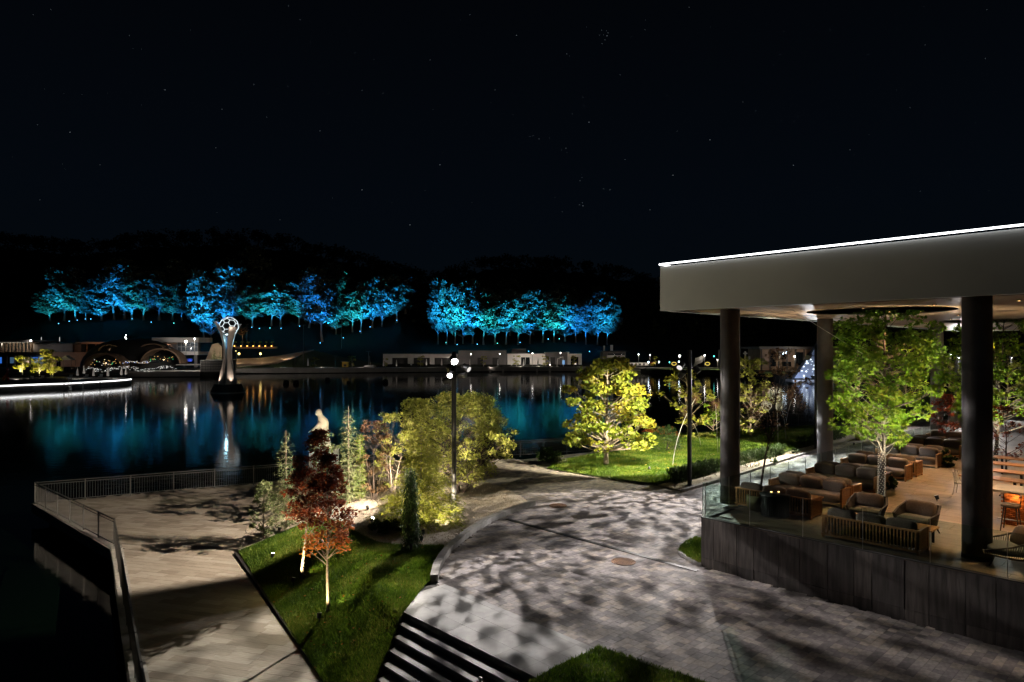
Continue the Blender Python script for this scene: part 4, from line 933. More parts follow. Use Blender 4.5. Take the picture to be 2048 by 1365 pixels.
# trees at the water edge behind the lawn
q = P(1383,872,2.2); tree('lakeside_tree', 'thin lit young tree by the water behind the kerb lamp pole', q, 5.4, 1.0, 2.3, lambda u: .5+.5*math.sin(math.pi*u), 44, 30, .42, .13, HEX, M['lf_young'], M['bark'], .07, off=(-.6,0), sag=.1)
uplight('ground spotlight below the thin lit tree by the water', P(1376,882,2.2), q+Vector((0,0,2.8)), 3500, (1,.9,.5), 90)
q = P(1427,868,2.2); tree('lakeside_tree', 'short bright leafy tree left of the first column', q, 3.0, .5, 1.5, round_prof, 34, 30, .38, .12, HEX, M['lf_lime'], M['bark'], .05)
uplight('ground spotlight below the short bright tree', P(1424,876,2.2), q+Vector((0,0,1.9)), 1400, (1,.95,.6), 100)
q = P(1502,878,2.2); tree('lakeside_tree', 'tall narrow softly lit tree just right of the first column', q, 6.2, .7, 1.9, lambda u: .55+.45*math.sin(math.pi*u), 66, 34, .42, .11, HEX, M['lf_bush'], M['bark'], .09)
uplight('ground spotlight below the tall narrow tree', P(1494,886,2.2), q+Vector((0,0,3.6)), 2600, WM, 90)
cb = TL(.75, 2.35); cop = tree('small_tree', 'small bare stemmed tree with copper leaves growing from the terrace pot', cb, 5.4, 2.6, 1.15, round_prof, 34, 30, .3, .05, HEX, M['lf_brown'], M['bark_dark'], .045, (1.2,.9), sag=-.15, rise=1.4, off=(.2,.2))
q = P(1716,880,2.2); tree('street_tree', 'leafy tree beyond the glass, behind the terrace tree on its left', q, 7.2, 2.0, 2.3, round_prof, 90, 34, .5, .13, HEX, M['lf_lime'], M['bark'], .14)
uplight('ground spotlight under the leafy tree beyond the glass', P(1708,892,2.2), q+Vector((.3,0,4.2)), 4500, (1,.95,.5), 90)
q = P(1290,878,2.2); shrub('flower_shrub', 'low reddish flowering shrub behind the rounded conifer', q+Vector((1.5,1.0,0)), 1.8, .9, M['lf_orange'], 900, .08, ry=.7)
q = P(1410,880,2.2); shrub('flower_shrub', 'low pale shrub bed under the lakeside trees', q, 2.6, .55, M['lf_bush'], 1500, .08, ry=.7)

# --- dandelion sculptures: wire globes on bent stems
def dandelion(label, base, ctr, r, tone='cloth', dim=False):
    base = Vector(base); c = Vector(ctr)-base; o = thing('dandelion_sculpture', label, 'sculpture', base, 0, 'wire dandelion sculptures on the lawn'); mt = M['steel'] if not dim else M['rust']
    m = MB(); mid = Vector((c.x*.15, c.y*.2, c.z*.55)); k = 9; pts = [Vector((0,0,0))*(1-t)**2 + mid*2*t*(1-t) + c*t*t for t in [i/(k-1) for i in range(k)]]; m.tube(pts, .018, 6); m.build('stem', M['steel'], o)
    m = MB(); n = 120
    for i in range(n):
        y = 1-2*(i+.5)/n; a = i*2.39996; rr = math.sqrt(1-y*y); d = Vector((math.cos(a)*rr, math.sin(a)*rr, y)); m.bar(c + d*r*.1, c + d*r*.92, .006, .006)
        x = d.orthogonal().normalized(); z = d.cross(x)
        for g in range(4): e_ = (x*math.cos(g*1.57) + z*math.sin(g*1.57)); m.add([c + d*r*.86, c + d*r*1.02 + e_*r*.10, c + d*r*.99 + e_*r*.14 + d*.02], [(0,1,2)])
    x = m.build('seed_head', mt, o); return o
D = lambda px, py, Y: at(px, py, Y)
dandelion('tallest bright wire dandelion, right of the copper leaved tree', P(1556,893,2.2), D(1551,789,46), .50)
dandelion('wire dandelion touching the tall one on its lower right', P(1572,884,2.2), D(1561,811,48), .42)
dandelion('small wire dandelion left of and below the tall one', P(1545,880,2.2), D(1533,812,47.5), .36)
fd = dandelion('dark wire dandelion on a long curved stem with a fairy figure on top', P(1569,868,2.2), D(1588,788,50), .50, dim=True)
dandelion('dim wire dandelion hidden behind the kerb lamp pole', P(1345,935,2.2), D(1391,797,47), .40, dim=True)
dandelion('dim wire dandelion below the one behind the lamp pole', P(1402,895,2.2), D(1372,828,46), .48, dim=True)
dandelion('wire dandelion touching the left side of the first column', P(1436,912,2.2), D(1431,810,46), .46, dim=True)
fy = thing('fairy_figure', 'small wire fairy figure sitting on the dark dandelion', 'sculpture', D(1590,776,50))
m = MB(); m.tube([(0,0,-.1),(0,0,.15),(.02,0,.38)], [.09,.11,.06], 8); m.pill((.03,0,.50), (.08,.08,.09), .9, 10, 8); m.tube([(0,0,-.05),(-.25,0,-.02),(-.36,0,-.3)], [.05,.04,.03], 6); m.tube([(0,0,.3),(.3,0,.42),(.55,0,.6)], [.035,.025,.015], 6); m.build('body', M['rust'], fy, True)
m = MB(); m.add([(0,.03,.3),(.5,.2,.55),(.35,.25,.05)], [(0,1,2)]); m.add([(0,-.03,.3),(.45,-.2,.6),(.4,-.2,.1)], [(0,1,2)]); m.build('wings', M['steel'], fy)

# ================================================================== THE TERRACE
for px, Y, lb in ((1460,23.7,'first round grey column, nearest the terrace corner at the copper tree'), (1650,30.8,'second round grey column, behind the green terrace tree on its left'), (1954,17.4,'widest round grey column, nearest the camera, in front of the bar'), (1874,40,'slim looking far round column with a dark band, right of the terrace tree')):
    c = at(px, 0, Y); o = thing('column', lb, 'column', (c.x, c.y, Z_TER), 0, 'round grey columns carrying the roof')
    m = MB(); m.lathe([(.335,0),(.335,Z_CEIL-Z_TER+.03)], n=40); m.build('shaft', M['column'], o, True)
    m = MB(); m.lathe([(.345,.0),(.345,.12)], n=40); m.build('base_ring', M['dark'], o, True)
gb = thing('glass_balustrade', 'long frameless glass balustrade along the front of the terrace', 'balustrade', TL(0,.10), A1)
t = 0; wds = [1.62,1.62,1.62,1.6,1.6,1.6,1.6,1.6,1.6,1.6]
for w_ in wds:
    m = MB(); m.box(t+.006, t+w_-.006, -.006, .006, -.02, 1.12); g = m.build('glass_pane', M['glass'], gb)
    m = MB(); m.box(t-.006+.0, t+.005, -.009, .009, .0, 1.12); m.build('joint_clip', M['brass'] if 'brass' in M else M['steel'], gb); t += w_
gb2 = thing('glass_balustrade', 'frameless glass balustrade along the street side of the terrace', 'balustrade', TL(.10,.10), A1+math.pi/2)
for i in range(20):
    m = MB(); m.box(i*1.5+.008, i*1.5+1.492, -.006, .006, -.02, 1.12); m.build('glass_pane', M['glass'], gb2)
    m = MB(); m.box(i*1.5-.008, i*1.5+.006, -.009, .009, 0, 1.12); m.build('joint_clip', M['steel'], gb2)

def make_sofa(label, t0, s0, face, group='slatted wooden sofas on the terrace', Ln=2.6, dp=.86):
    """local x along the sofa, y from the back (0) to the front"""
    o = thing('sofa', label, 'sofa', TL(t0, s0), A1, group)
    if face < 0: o.location = TL(t0+Ln, s0+dp); o.rotation_euler.z = A1 + math.pi
    W = M['wood']
    f = MB(); f.box(.05,Ln-.05,.03,dp-.04,.08,.14); f.build('seat_base', W, o)
    b = MB(); b.box(.0,Ln,-.0,.045,.08,.14); b.box(0,Ln,0,.045,.62,.67); b.build('back_frame', W, o)
    s_ = MB(); n = int(Ln/.085)
    for i in range(1, n): x = Ln*i/n; s_.box(x-.014,x+.014,.006,.038,.14,.62)
    x = s_.build('back_slats', W, o); x['kind'] = 'stuff'
    for x0 in (0, Ln-.07):
        a = MB(); a.box(x0,x0+.07,.046,.10,0,.64); a.box(x0,x0+.07,dp-.055,dp,0,.64); a.box(x0,x0+.07,.10,dp-.055,.60,.65); a.box(x0,x0+.07,.10,dp-.055,.06,.11)
        for i in range(9): y = .14 + (dp-.26)*i/8; a.box(x0+.022,x0+.048,y,y+.05,.11,.60)
        a.build('arm_panel', W, o)
    c = MB(); c.pill((Ln/2,.50,.29), (Ln/2-.09,.37,.155), .28, 40, 10); c.build('seat_cushion', M['cushion'], o, True)
    k = 3
    for i in range(k):
        w_ = (Ln-.2)/k; c = MB(); T = Matrix.Rotation(R(-12), 3, 'X'); c.pill((.1+w_*(i+.5),.22,.63), (w_/2-.008,.13,.235), .45, 20, 10, T); c.build('back_cushion', M['cushion'], o, True)
    return o
sofas = [('slatted sofa turned away behind the glass near the first column', .0, 2.2, 1), ('front facing three seat sofa, nearest the first column', .1, 4.5, -1), ('sofa standing back to back behind the nearest front facing sofa', .1, 5.4, 1),
 ('front facing sofa beside the trunk with fairy lights, second row back', .1, 7.7, -1), ('sofa back to back behind the second front facing sofa, showing its slats', .1, 8.65, 1),
 ('front facing sofa just right of the trunk with fairy lights, third row back', .1, 11.25, -1), ('sofa with a lit wooden end, back to back behind the third front facing one', .1, 12.6, 1),
 ('front facing sofa with dark end shrub, fourth row back', .1, 15.6, -1), ('sofa turned away beside the small dark end shrub', .1, 16.9, 1), ('front facing sofa just left of the widest column, fifth row back', .1, 19.6, -1),
 ('sofa turned away behind the fifth row, half hidden by the column', .1, 20.9, 1), ('farthest visible sofa, in front of the folded parasol', .1, 23.6, -1)]
for lb, t0, s0, fc in sofas: make_sofa(lb, t0, s0, fc)
make_sofa('slatted sofa with its back against the front glass, nearest the camera', 3.6, .50, 1, Ln=2.5)
def table(label, t0, s0, Ln, w_, h, group='low wooden tables between the sofas', mt=None, leg=.06):
    o = thing('low_table', label, 'table', TL(t0, s0), A1, group); m = MB(); n = max(3, int(w_/.13))
    for i in range(n): p = MB(); p.box(0,Ln,w_*i/n+.003,w_*(i+1)/n-.003,h-.04,h); p.build('plank', mt or M['wood'], o)
    for x in (.1, Ln-.1-leg):
        for y in (.08, w_-.08-leg): p = MB(); p.box(x,x+leg,y,y+leg,0,h-.041); p.build('leg', M['dark'], o)
    return o
for lb, s0 in (('low wooden table between the two nearest facing sofas', 3.45), ('low wooden table between the second pair of facing sofas', 6.7), ('low wooden table between the third pair of facing sofas', 10.1), ('low wooden table between the fourth pair of facing sofas', 14.2), ('low wooden table between the fifth pair of facing sofas', 18.4)): table(lb, .9, s0, 1.35, .62, .42)
table('long low wooden table in front of the two dark armchairs', 3.8, 1.65, 2.3, .72, .45)
def armchair(label, t0, s0, rz):
    o = thing('armchair', label, 'armchair', TL(t0, s0), rz, 'dark armchairs at the long low table')   # faces local -y
    m = MB(); w_, dp = .42, .38; rimz = [(-w_,-dp,.52),(-w_-.06,dp*.2,.60),(-w_+.02,dp+.05,.74),(w_-.02,dp+.05,.74),(w_+.06,dp*.2,.60),(w_,-dp,.52)]; bot = [(-w_+.07,-dp,.24),(-w_+.05,0,.22),(-w_+.08,dp-.05,.22),(w_-.08,dp-.05,.22),(w_-.05,0,.22),(w_-.07,-dp,.24)]
    inn = [(x*.90, y*.90, z) for x, y, z in rimz]; inb = [(x*.92, y*.92, z+.06) for x, y, z in bot]
    n = 6; vs = rimz + bot + inn + inb; fs = []
    for i in range(n-1): fs += [(i,i+n,i+1+n,i+1),(i+2*n,i+1+2*n,i+1+3*n,i+3*n),(i,i+1,i+1+2*n,i+2*n)]
    fs += [(0,2*n,3*n,n),(n-1,2*n-1,4*n-1,3*n-1), tuple(range(n,2*n)), tuple(range(3*n,4*n))]; m.add(vs, fs); m.build('shell', M['rope'], o)
    for x in (-1,1):
        for y in (-1,1): p = MB(); p.tube([(x*.30,y*.26,.25),(x*.38,y*.36,0)], [.028,.015], 7); p.build('leg', M['bark_dark'], o)
    p = MB(); p.pill((0,-.03,.36), (.36,.35,.10), .35, 20, 9); p.build('seat_cushion', M['cushion_grey'], o, True)
    p = MB(); p.pill((0,.26,.60), (.34,.11,.22), .45, 18, 9, Matrix.Rotation(R(-14),3,'X')); p.build('back_cushion', M['cushion'], o, True)
    return o
armchair('dark armchair standing just left of the other, near the lit trunk', 3.95, 3.1, A1+R(6)).scale = (1.2,1.2,1.1)
armchair('dark armchair nearer the middle of the terrace floor, one leg showing', 5.35, 3.05, A1-R(4)).scale = (1.2,1.2,1.1)
def lounge(label, loc, rz):
    o = thing('lounge_chair', label, 'lounge chair', loc, rz, None)
    fr = MB(); L_ = [(-.42,-.5,.36),(-.46,-.1,.50),(-.44,.35,.72),(-.3,.52,.86),(0,.56,.88),(.3,.52,.86),(.44,.35,.72),(.46,-.1,.50),(.42,-.5,.36)]; fr.tube(L_, .02, 7); Bt = [(-.40,-.48,.28),(-.40,0,.22),(-.36,.38,.24),(0,.44,.26),(.36,.38,.24),(.40,0,.22),(.40,-.48,.28),(-.40,-.48,.28)]; fr.tube(Bt, .022, 7); fr.build('frame', M['bark_dark'], o)
    c = MB()
    def lerp(path, t): t *= len(path)-1; i = min(int(t), len(path)-2); return Vector(path[i]).lerp(Vector(path[i+1]), t-i)
    for i in range(90): t = i/89; c.bar(lerp(L_, t), lerp(Bt[:-1], t), .008, .008)
    x = c.build('cord_weave', M['rope'], o); x['kind'] = 'stuff'
    for x in (-1,1):
        for y in (-1,1): p = MB(); p.tube([(x*.33,y*.34,.25),(x*.36,y*.42,0)], [.024,.014], 7); p.build('leg', M['bark_dark'], o)
    p = MB(); p.pill((0,-.02,.34), (.38,.40,.09), .35, 20, 9); p.build('seat_cushion', M['cushion_grey'], o, True)
    for i, (x, rz_) in enumerate(((-.16,20),(.16,-15))): p = MB(); p.pill((x,.18+.1*i,.60), (.26,.09,.25), .6, 18, 9, Matrix.Rotation(R(rz_),3,'Z') @ Matrix.Rotation(R(-20),3,'X')); p.build('pillow', M['cushion'], o, True)
    return o
lc = P(2026,1128,Z_TER); lounge('corded lounge chair with two grey pillows at the right edge, beside the widest column', lc, A1-R(70)).scale = (1.35,1.35,1.1)
# bar counter with lit brick front
bp = P(2002,1048,Z_TER); ba = thing('bar_counter', 'bar counter faced with orange lit patterned brick under a grey top', 'bar', bp, A1)
m = MB(); m.box(.05,5,.05,.8,0,1.0); m.build('carcass', M['darkwall'], ba)
bm1 = MB(); bm1.box(-.095,.095,-.03,.03,-.042,.042); bms = []
for tn in (.1,.5,.9): q = MB(); q.tone = tn+.01; q.box(-.056,.056,-.03,.03,-.026,.026); bms.append(q.mesh(M['brick']))
for r_ in range(17):
    for c in range(22):
        if (r_+c) % 3 == 0: yo = -.012
        else: yo = .022
        link('brick', bms[rnd.randrange(3)], ba, (.06+c*.12 + (.06 if r_ % 2 else 0), yo, .03+r_*.057))
m = MB(); m.box(-.25,5,-.3,.95,1.02,1.09); m.build('counter_top', M['concrete'], ba)
m = MB(); m.box(.0,4.9,-.10,-.06,.985,1.012); m.build('light_strip', M['e_warm'], ba)
m = MB(); m.tube([(-.05,-.25,.22),(4.9,-.25,.22)], .022, 8); m.build('foot_rail', M['steel'], ba, True)
for x_ in (.4, 1.3, 2.2): spot('counter_light', (TL(0,0,0)*0 + Vector(bp) + U1*x_ - U2*.16 + Vector((0,0,.98))), Vector(bp) + U1*x_ + U2*.05, 16, (1,.50,.16), 150, .8, .05, None)
bs = thing('bar_stool', 'dark bar stool with padded seat in front of the lit brick bar', 'bar stool', P(2022,1062,Z_TER), A1)
m = MB()
for x in (-1,1):
    for y in (-1,1): m.tube([(x*.15,y*.15,.72),(x*.22,y*.22,0)], [.02,.014], 6)
m.build('legs', M['bark_dark'], bs); m = MB(); m.pill((0,0,.76), (.24,.22,.06), .5); m.build('seat', M['cushion'], bs, True)
m = MB(); m.tube([(-.24,-.2,1.05),(-.25,.05,1.06),(-.15,.24,1.08),(.15,.24,1.08),(.25,.05,1.06),(.24,-.2,1.05)], .022, 7); m.tube([(-.2,.15,.76),(-.22,.18,1.06)], .016, 6); m.tube([(.2,.15,.76),(.22,.18,1.06)], .016, 6); m.build('back_rail', M['bark_dark'], bs, True)
for i, (px, py, lb) in enumerate(((1995,975,'wooden dining table top directly behind the bar counter'),(2010,958,'second wooden dining table behind the bar counter'),(2025,942,'third wooden dining table, in front of the red leaved tree'),(2050,930,'farthest wooden dining table at the right edge'))):
    q = P(px, py+26, Z_TER) - Vector((0,0,0)); o = thing('dining_table', lb, 'table', q - U1*1.2, A1, 'dining tables behind the bar')
    m = MB(); m.box(0,2.0,0,.75,.70,.74); m.build('table_top', M['wood'], o)
    for x in (.3, 1.6): m = MB(); m.box(x,x+.08,.33,.41,0,.699); m.build('leg', M['dark'], o)
ch = thing('dining_chair', 'pale woven chair just left of the widest column', 'chair', P(1924,990,Z_TER), A1+R(90))
m = MB(); m.pill((0,0,.45), (.25,.24,.04), .5); m.build('seat', M['bark_pale'], ch, True)
m = MB()
for x in (-1,1):
    for y in (-1,1): m.tube([(x*.2,y*.18,.44),(x*.24,y*.24,0)], [.018,.012], 6)
m.build('legs', M['bark_pale'], ch); m = MB(); m.tube([(-.25,.1,.45),(-.28,.22,.85),(0,.28,.92),(.28,.22,.85),(.25,.1,.45)], .02, 6)
for i in range(9): m.bar((-.2+.05*i,.2,.46), (-.22+.055*i,.26,.88), .01)
m.build('backrest', M['bark_pale'], ch)
pot = thing('plant_pot', 'large pale yellow plant pot behind the glass at the foot of the first column', 'pot', cb - Vector((0,0,0)) + U1*.0 + Vector((0,0,0)), 0)
m = MB(); m.lathe([(.26,0),(.34,.08),(.36,.45),(.33,.50),(.28,.48),(.0,.44)], n=24); m.build('body', mat('pot_ochre', (.30,.26,.12), (.36,.31,.16), 6, .7), pot, True)
dm = thing('drum_table', 'dark ribbed drum shaped side table with small glowing lamps behind the glass', 'side table', P(1550,1031,Z_TER), 0)
m = MB(); m.lathe([(.40,.02),(.40,.62)], n=30); m.build('core', M['black'], dm, True)
for i in range(44): a = i*2*math.pi/44; q = MB(); q.bar((.42*math.cos(a),.42*math.sin(a),0), (.44*math.cos(a),.44*math.sin(a),.66), .02); q.build('rib', M['rope'], dm)
m = MB(); m.lathe([(.47,.66),(.48,.69),(.0,.70)], n=30); m.build('top', M['dark'], dm, True)
for i, x in enumerate((-.12,.12)):
    o = thing('candle_lamp', ('left','right')[i]+' of the two small lamps on the dark drum table', 'lamp', P(1550,1031,Z_TER)+Vector((x,0,.70))); m = MB(); m.lathe([(.04,0),(.045,.06),(.0,.065)], n=10); m.build('jar', M['steel'], o); m = MB(); m.lathe([(.03,.066),(.0,.08)], n=8); m.build('flame', M['e_far2'] if 'e_far2' in M else M['e_warm'], o)

# terrace trees
def bigtone(p, t): return np.clip(t*.9, 0, 1)
tt = P(1762,992,Z_TER); t1 = tree('liquidambar_tree', 'tall star leaved green tree rising through the round roof opening, trunk wound with fairy lights', tt, 8.3, 1.9, 2.15, lambda u: max(.2, math.sin(math.pi*(.20+.62*u))*(1-.15*u)), 120, 56, .46, .11, STAR, M['lf_lime'], M['bark_dark'], .085, (.25,.1), rise=.5, sag=.12, flat=.7, up=.2, fold=.3)
fairy(t1, 1.9, .125, 170, (.25,.1), .02, 8.3)
uplight('ground spotlight at the left foot of the fairy lit terrace tree', tt+Vector((-1.3,-1.5,0)), tt+Vector((.1,.1,4.6)), 3000, (1,.95,.66), 75)
uplight('ground spotlight at the right foot of the fairy lit terrace tree', tt+Vector((1.5,-.9,0)), tt+Vector((.2,.1,4.8)), 2900, (1,.95,.66), 75)
tw = P(1990,925,Z_TER); t2 = tree('liquidambar_tree', 'tall green tree with fairy lit trunk behind the widest column at the right edge', tw, 8.0, 2.0, 2.6, lambda u: max(.2, math.sin(math.pi*(.20+.62*u))), 110, 50, .5, .13, STAR, M['lf_lime'], M['bark_dark'], .09, (.6,.1), rise=.5, sag=.12, flat=.7, up=.2)
fairy(t2, 2.2, .13, 150, (.6,.1), .02, 8.0)
uplight('ground spotlight at the foot of the tree behind the widest column', tw+Vector((.6,-1.8,0)), tw+Vector((.8,.2,4.0)), 2600, (1,.95,.66), 80)
q = P(2012,945,Z_TER); tree('small_tree', 'small dark red leaved tree right of the widest column', q, 2.9, .7, 1.0, round_prof, 30, 22, .3, .07, STAR, M['lf_red'], M['bark_dark'], .04)
q = P(1886,905,Z_TER); tree('small_tree', 'small dark leaved tree beside the far banded column', q, 3.0, 1.0, .8, round_prof, 26, 24, .3, .08, HEX, M['lf_red'], M['bark_dark'], .04)
shrub('potted_shrub', 'small dark shrub at the end of the fourth sofa row', P(1893,934,Z_TER), .42, .8, M['lf_dark'], 700, .06)
shrub('potted_shrub', 'small dark shrub at the end of the second sofa row behind the trunk', P(1776,978,Z_TER), .40, .7, M['lf_dark'], 600, .06)
ca = thing('steel_cable', 'thin taut cable from the ceiling down into the terrace tree', 'cable', RL(3.2,3.4,Z_CEIL)); m = MB(); m.bar((0,0,0), at(1735,714,25.5)-ca.location, .014); m.build('wire', M['steel'], ca)
pz = thing('folded_parasol', 'folded pale parasol behind the farthest sofa', 'parasol', P(1908,876,Z_TER)); m = MB(); m.tube([(0,0,0),(0,0,2.6)], .03, 8); m.build('pole', M['dark'], pz); m = MB(); m.lathe([(.24,.75),(.20,1.2),(.10,2.2),(.03,2.6)], n=10); m.build('canvas', M['cloth'], pz)
# warm ceiling downlights
WC = (1, .58, .27)
for i, (t_, s_, W_) in enumerate(((5.4,4.6,800),(7.6,4.2,2800),(4.0,8.4,2200),(6.2,8.0,2800),(4.2,12.6,2600),(7.4,13.6,2200),(3.0,16.5,2200),(7.5,18,2000),(3.3,4.7,1700),(3.2,7.6,2000),(3.0,11.2,2000),(9.4,3.2,3000),(3.4,22,2000))):
    o = thing('ceiling_downlight', f'small round downlight in the timber ceiling, {["first","second","third","fourth","fifth","sixth","seventh","eighth","ninth","tenth","eleventh","twelfth","thirteenth"][i]} in from the terrace corner', 'downlight', TL(t_, s_, Z_CEIL), 0, 'ceiling downlights')
    m = MB(); m.lathe([(.07,-.03),(.07,.02)], n=14); m.build('housing', M['dark'], o); m = MB(); m.lathe([(.03,-.034),(.0,-.035)], n=10); m.build('lens', M['e_warm'], o)
    spot('downlight', TL(t_, s_, Z_CEIL-.05), TL(t_+rnd.uniform(-.3,.3), s_+rnd.uniform(-.3,.3)), W_*.72, WC, 58, .7, .05, o)
# beyond the terrace: topiary, far lights
el = P(1868,838,2.2); o = thing('topiary_elephant', 'dark elephant shaped topiary with a curled trunk beyond the terrace', 'topiary', el)
p_ = []; 
for (c, h, n) in (((0,0,1.9),(1.5,.9,.9),1400),((1.7,-.2,2.4),(.7,.6,.75),700),((1.2,-.7,2.3),(.6,.12,.8),300)):
    d = rng.normal(size=(n,3)); d /= np.linalg.norm(d,axis=1)[:,None]; p_.append(np.array(c)+d*np.array(h))
for x, y in ((-.9,-.4),(-.9,.4),(.8,-.4),(.8,.4)): p_.append(np.stack([x+rng.normal(size=220)*.16, y+rng.normal(size=220)*.16, rng.uniform(0,1.4,220)],1))
t_ = np.linspace(0,1,260); p_.append(np.stack([2.1+.5*np.sin(t_*2.6)+rng.normal(size=260)*.06, -.2+rng.normal(size=260)*.08, 2.3-1.9*t_+.7*np.maximum(0,t_-.75)],1))
pp = np.vstack(p_); v, f, tn = leaves(pp, .14, HEX, rng.random(len(pp)), .1); link('foliage', npmesh(v, f, M['lf_dark'], tn), o)
m = MB(); m.tube([(0,0,0),(0,0,1.8)], .06, 6); m.tube([(0,0,1.8),(1.7,-.2,2.3)], .05, 6); m.build('frame', M['dark'], o)


for q_, dx, dy in ((T1, -.35, -.25), (T2, -.45, -.1), (T1, .3, .2), (T2, .35, .3)): spot('grass_glow', q_+Vector((dx*.5, dy*.5, .40)), q_+Vector((dx*6, dy*6, -.1)), 26, (1,.86,.35), 120, .9, .05)  # bare lamps added to imitate uplight spill on the grass

# ================================================================== ACROSS THE LAKE
# --- lit forest trees: a few grown prototypes, copied
prof_a = lambda u: max(.15, math.sin(math.pi*(u*.70+.24))**.8)
protos = [tree('', '', None, 20, z0, rx, pf, 90, 56, 1.55, .42, HEX, M['lf_blue'], M['bark_pale'], .28, (ln, 0), sag=sg, flat=fl+.35, up=.3, rise=.45, hollow=.2, mesh_only=True, aspect=.8)
    for z0, rx, pf, ln, sg, fl in ((5.5,5.6,prof_a,1.2,-.25,.38),(4,5.0,lambda u: .55+.45*math.sin(math.pi*u),-1,.0,.32),(7,6.2,prof_a,.5,-.3,.4),(3.5,4.6,lambda u: max(.2,1-.75*u),0,.15,.25),(6,4.4,prof_a,-1.8,-.3,.45),(5,6.0,lambda u: .4+.6*math.sin(math.pi*(.15+.7*u)),1,-.1,.35))]
BL, CY, TE_, BG = (.01,.20,.82), (.015,.34,.84), (.02,.48,.66), (.01,.27,.85)
names = {0:'deep blue', 1:'cyan', 2:'teal green', 3:'blue'}; cols = [BL, CY, TE_, BG]
FT = [(100,641,592,42,2),(128,642,556,56,1),(152,642,574,46,2),(172,641,586,40,1),(203,641,572,52,3),(228,640,560,52,1),(249,639,541,66,0),(264,641,562,48,1),(287,641,570,50,2),(318,641,560,60,0),(345,642,582,40,2),(364,641,596,34,3),
 (409,684,568,42,1),(422,683,590,34,0),(447,672,572,46,1),(466,660,547,72,0),(505,654,588,44,2),(543,652,574,50,2),(561,653,578,46,1),(597,651,580,44,2),(618,655,574,48,0),(645,684,564,66,0),(672,668,588,40,1),(705,664,600,38,2),(722,667,590,36,2),(745,656,574,54,3),(764,653,588,34,0),(794,645,568,50,1),
 (876,690,584,34,3),(893,690,598,34,1),(910,689,592,42,2),(926,689,588,40,0),(945,688,584,50,3),(967,690,598,48,2),(990,690,608,48,2),(1012,690,600,50,1),(1036,690,604,50,2),(1060,689,600,46,3),(1085,686,604,52,2),(1108,686,602,54,2),(1130,684,606,46,1),(1152,686,616,42,0),(1172,690,618,40,0),(1195,690,604,42,3),(1214,690,610,36,1)]
_tens = ['twentieth','thirtieth']
def ordinal(i): return (order_w + ['eighteenth','nineteenth','twentieth'] + ['twenty-'+w for w in order_w[:9]] + ['thirtieth'])[i]
def lo_hi(h): return 'tall' if h > 90 else 'medium sized' if h > 70 else 'low'
order_w = ['first','second','third','fourth','fifth','sixth','seventh','eighth','ninth','tenth','eleventh','twelfth','thirteenth','fourteenth','fifteenth','sixteenth','seventeenth']
ORD = order_w
grp = [0]*12 + [1]*16 + [2]*17; cnt = [0,0,0]; gname = ['above the domed hall', 'in the clump behind the monument', 'above the boathouses']
for i, (px, yb, yt, w_, c) in enumerate(FT):
    g = PH(px, yb); H = (yb-yt)/FPX*g.y*1.2; k = (i*5 + i//3) % 6; W_ = w_/FPX*g.y; s_ = H/20; sx = W_/2/(5.4*1.0)*1.38*rnd.uniform(.9,1.1)
    lb = f'{lo_hi(yb-yt)} {names[c]} tree, {order_w[cnt[grp[i]]]} from left {gname[grp[i]]}'; cnt[grp[i]] += 1
    o = thing('hillside_tree', lb, 'tree', g + Vector((0,0,-.3)), rnd.uniform(0,6.28), 'colour lit trees on the hillside'); o.scale = (sx, sx, s_)
    link('trunk', protos[k][0], o); link('crown', protos[k][1], o)
    f_ = .55 if i in (0,1,3,9,10,11,14) else 1
    lp = g + Vector((rnd.uniform(-2.5,2.5), -15, .8)); lp.z = zter(px, lp.y) + 4.5
    spot('forest_light', lp, g + Vector((0,0,H*.80)), 130000*f_*(H/20)**2*rnd.uniform(.5,1.2), cols[c], 48, .8, .3)
    c2 = cols[(c + rnd.choice((1,2,3))) % 4]
    lp3 = g + Vector((rnd.uniform(-.8,.8), -4.5, 0)); lp3.z = zter(px, lp3.y)+.5; spot('trunk_light', lp3, g + Vector((0,0,H*.40)), 9000*f_, cols[c], 44, .7, .2)
    if i % 2 == 1 and 1 < i < 44:
        g2_ = PH(px + rnd.uniform(6,10), yb-4) + Vector((0, 11, 0)); g2_.z = zter(px, g2_.y); o = thing('hillside_tree', f'dim second row tree just behind the {ordinal(cnt[grp[i]]-1)} lit tree {gname[grp[i]]}', 'tree', g2_, rnd.uniform(0,6.28), 'colour lit trees on the hillside')
        k2 = (k+2) % 6; o.scale = (sx*1.05, sx*1.05, s_*rnd.uniform(.9,1.1)); link('trunk', protos[k2][0], o); link('crown', protos[k2][1], o)
    if i % 2 == 0: lp2 = g + Vector((rnd.choice((-5,5)), -9, 0)); lp2.z = zter(px, lp2.y)+.7; spot('forest_light', lp2, g + Vector((0,0,H*.62)), 22000*f_*(H/20)**2, c2, 56, .9, .3)
bm_ = MB(); bm_.lathe([(.25,-.6),(.3,0),(.22,.1)], n=8); hb = bm_.mesh(M['dark'])
lm1 = MB(); lm1.pill((0,-.1,.25), (.20,.12,.20), .9, 8, 6)
lens = {0: lm1.mesh(M['e_blue']), 1: lm1.mesh(M['e_blue']), 2: lm1.mesh(M['e_teal']), 3: lm1.mesh(M['e_blue'])}
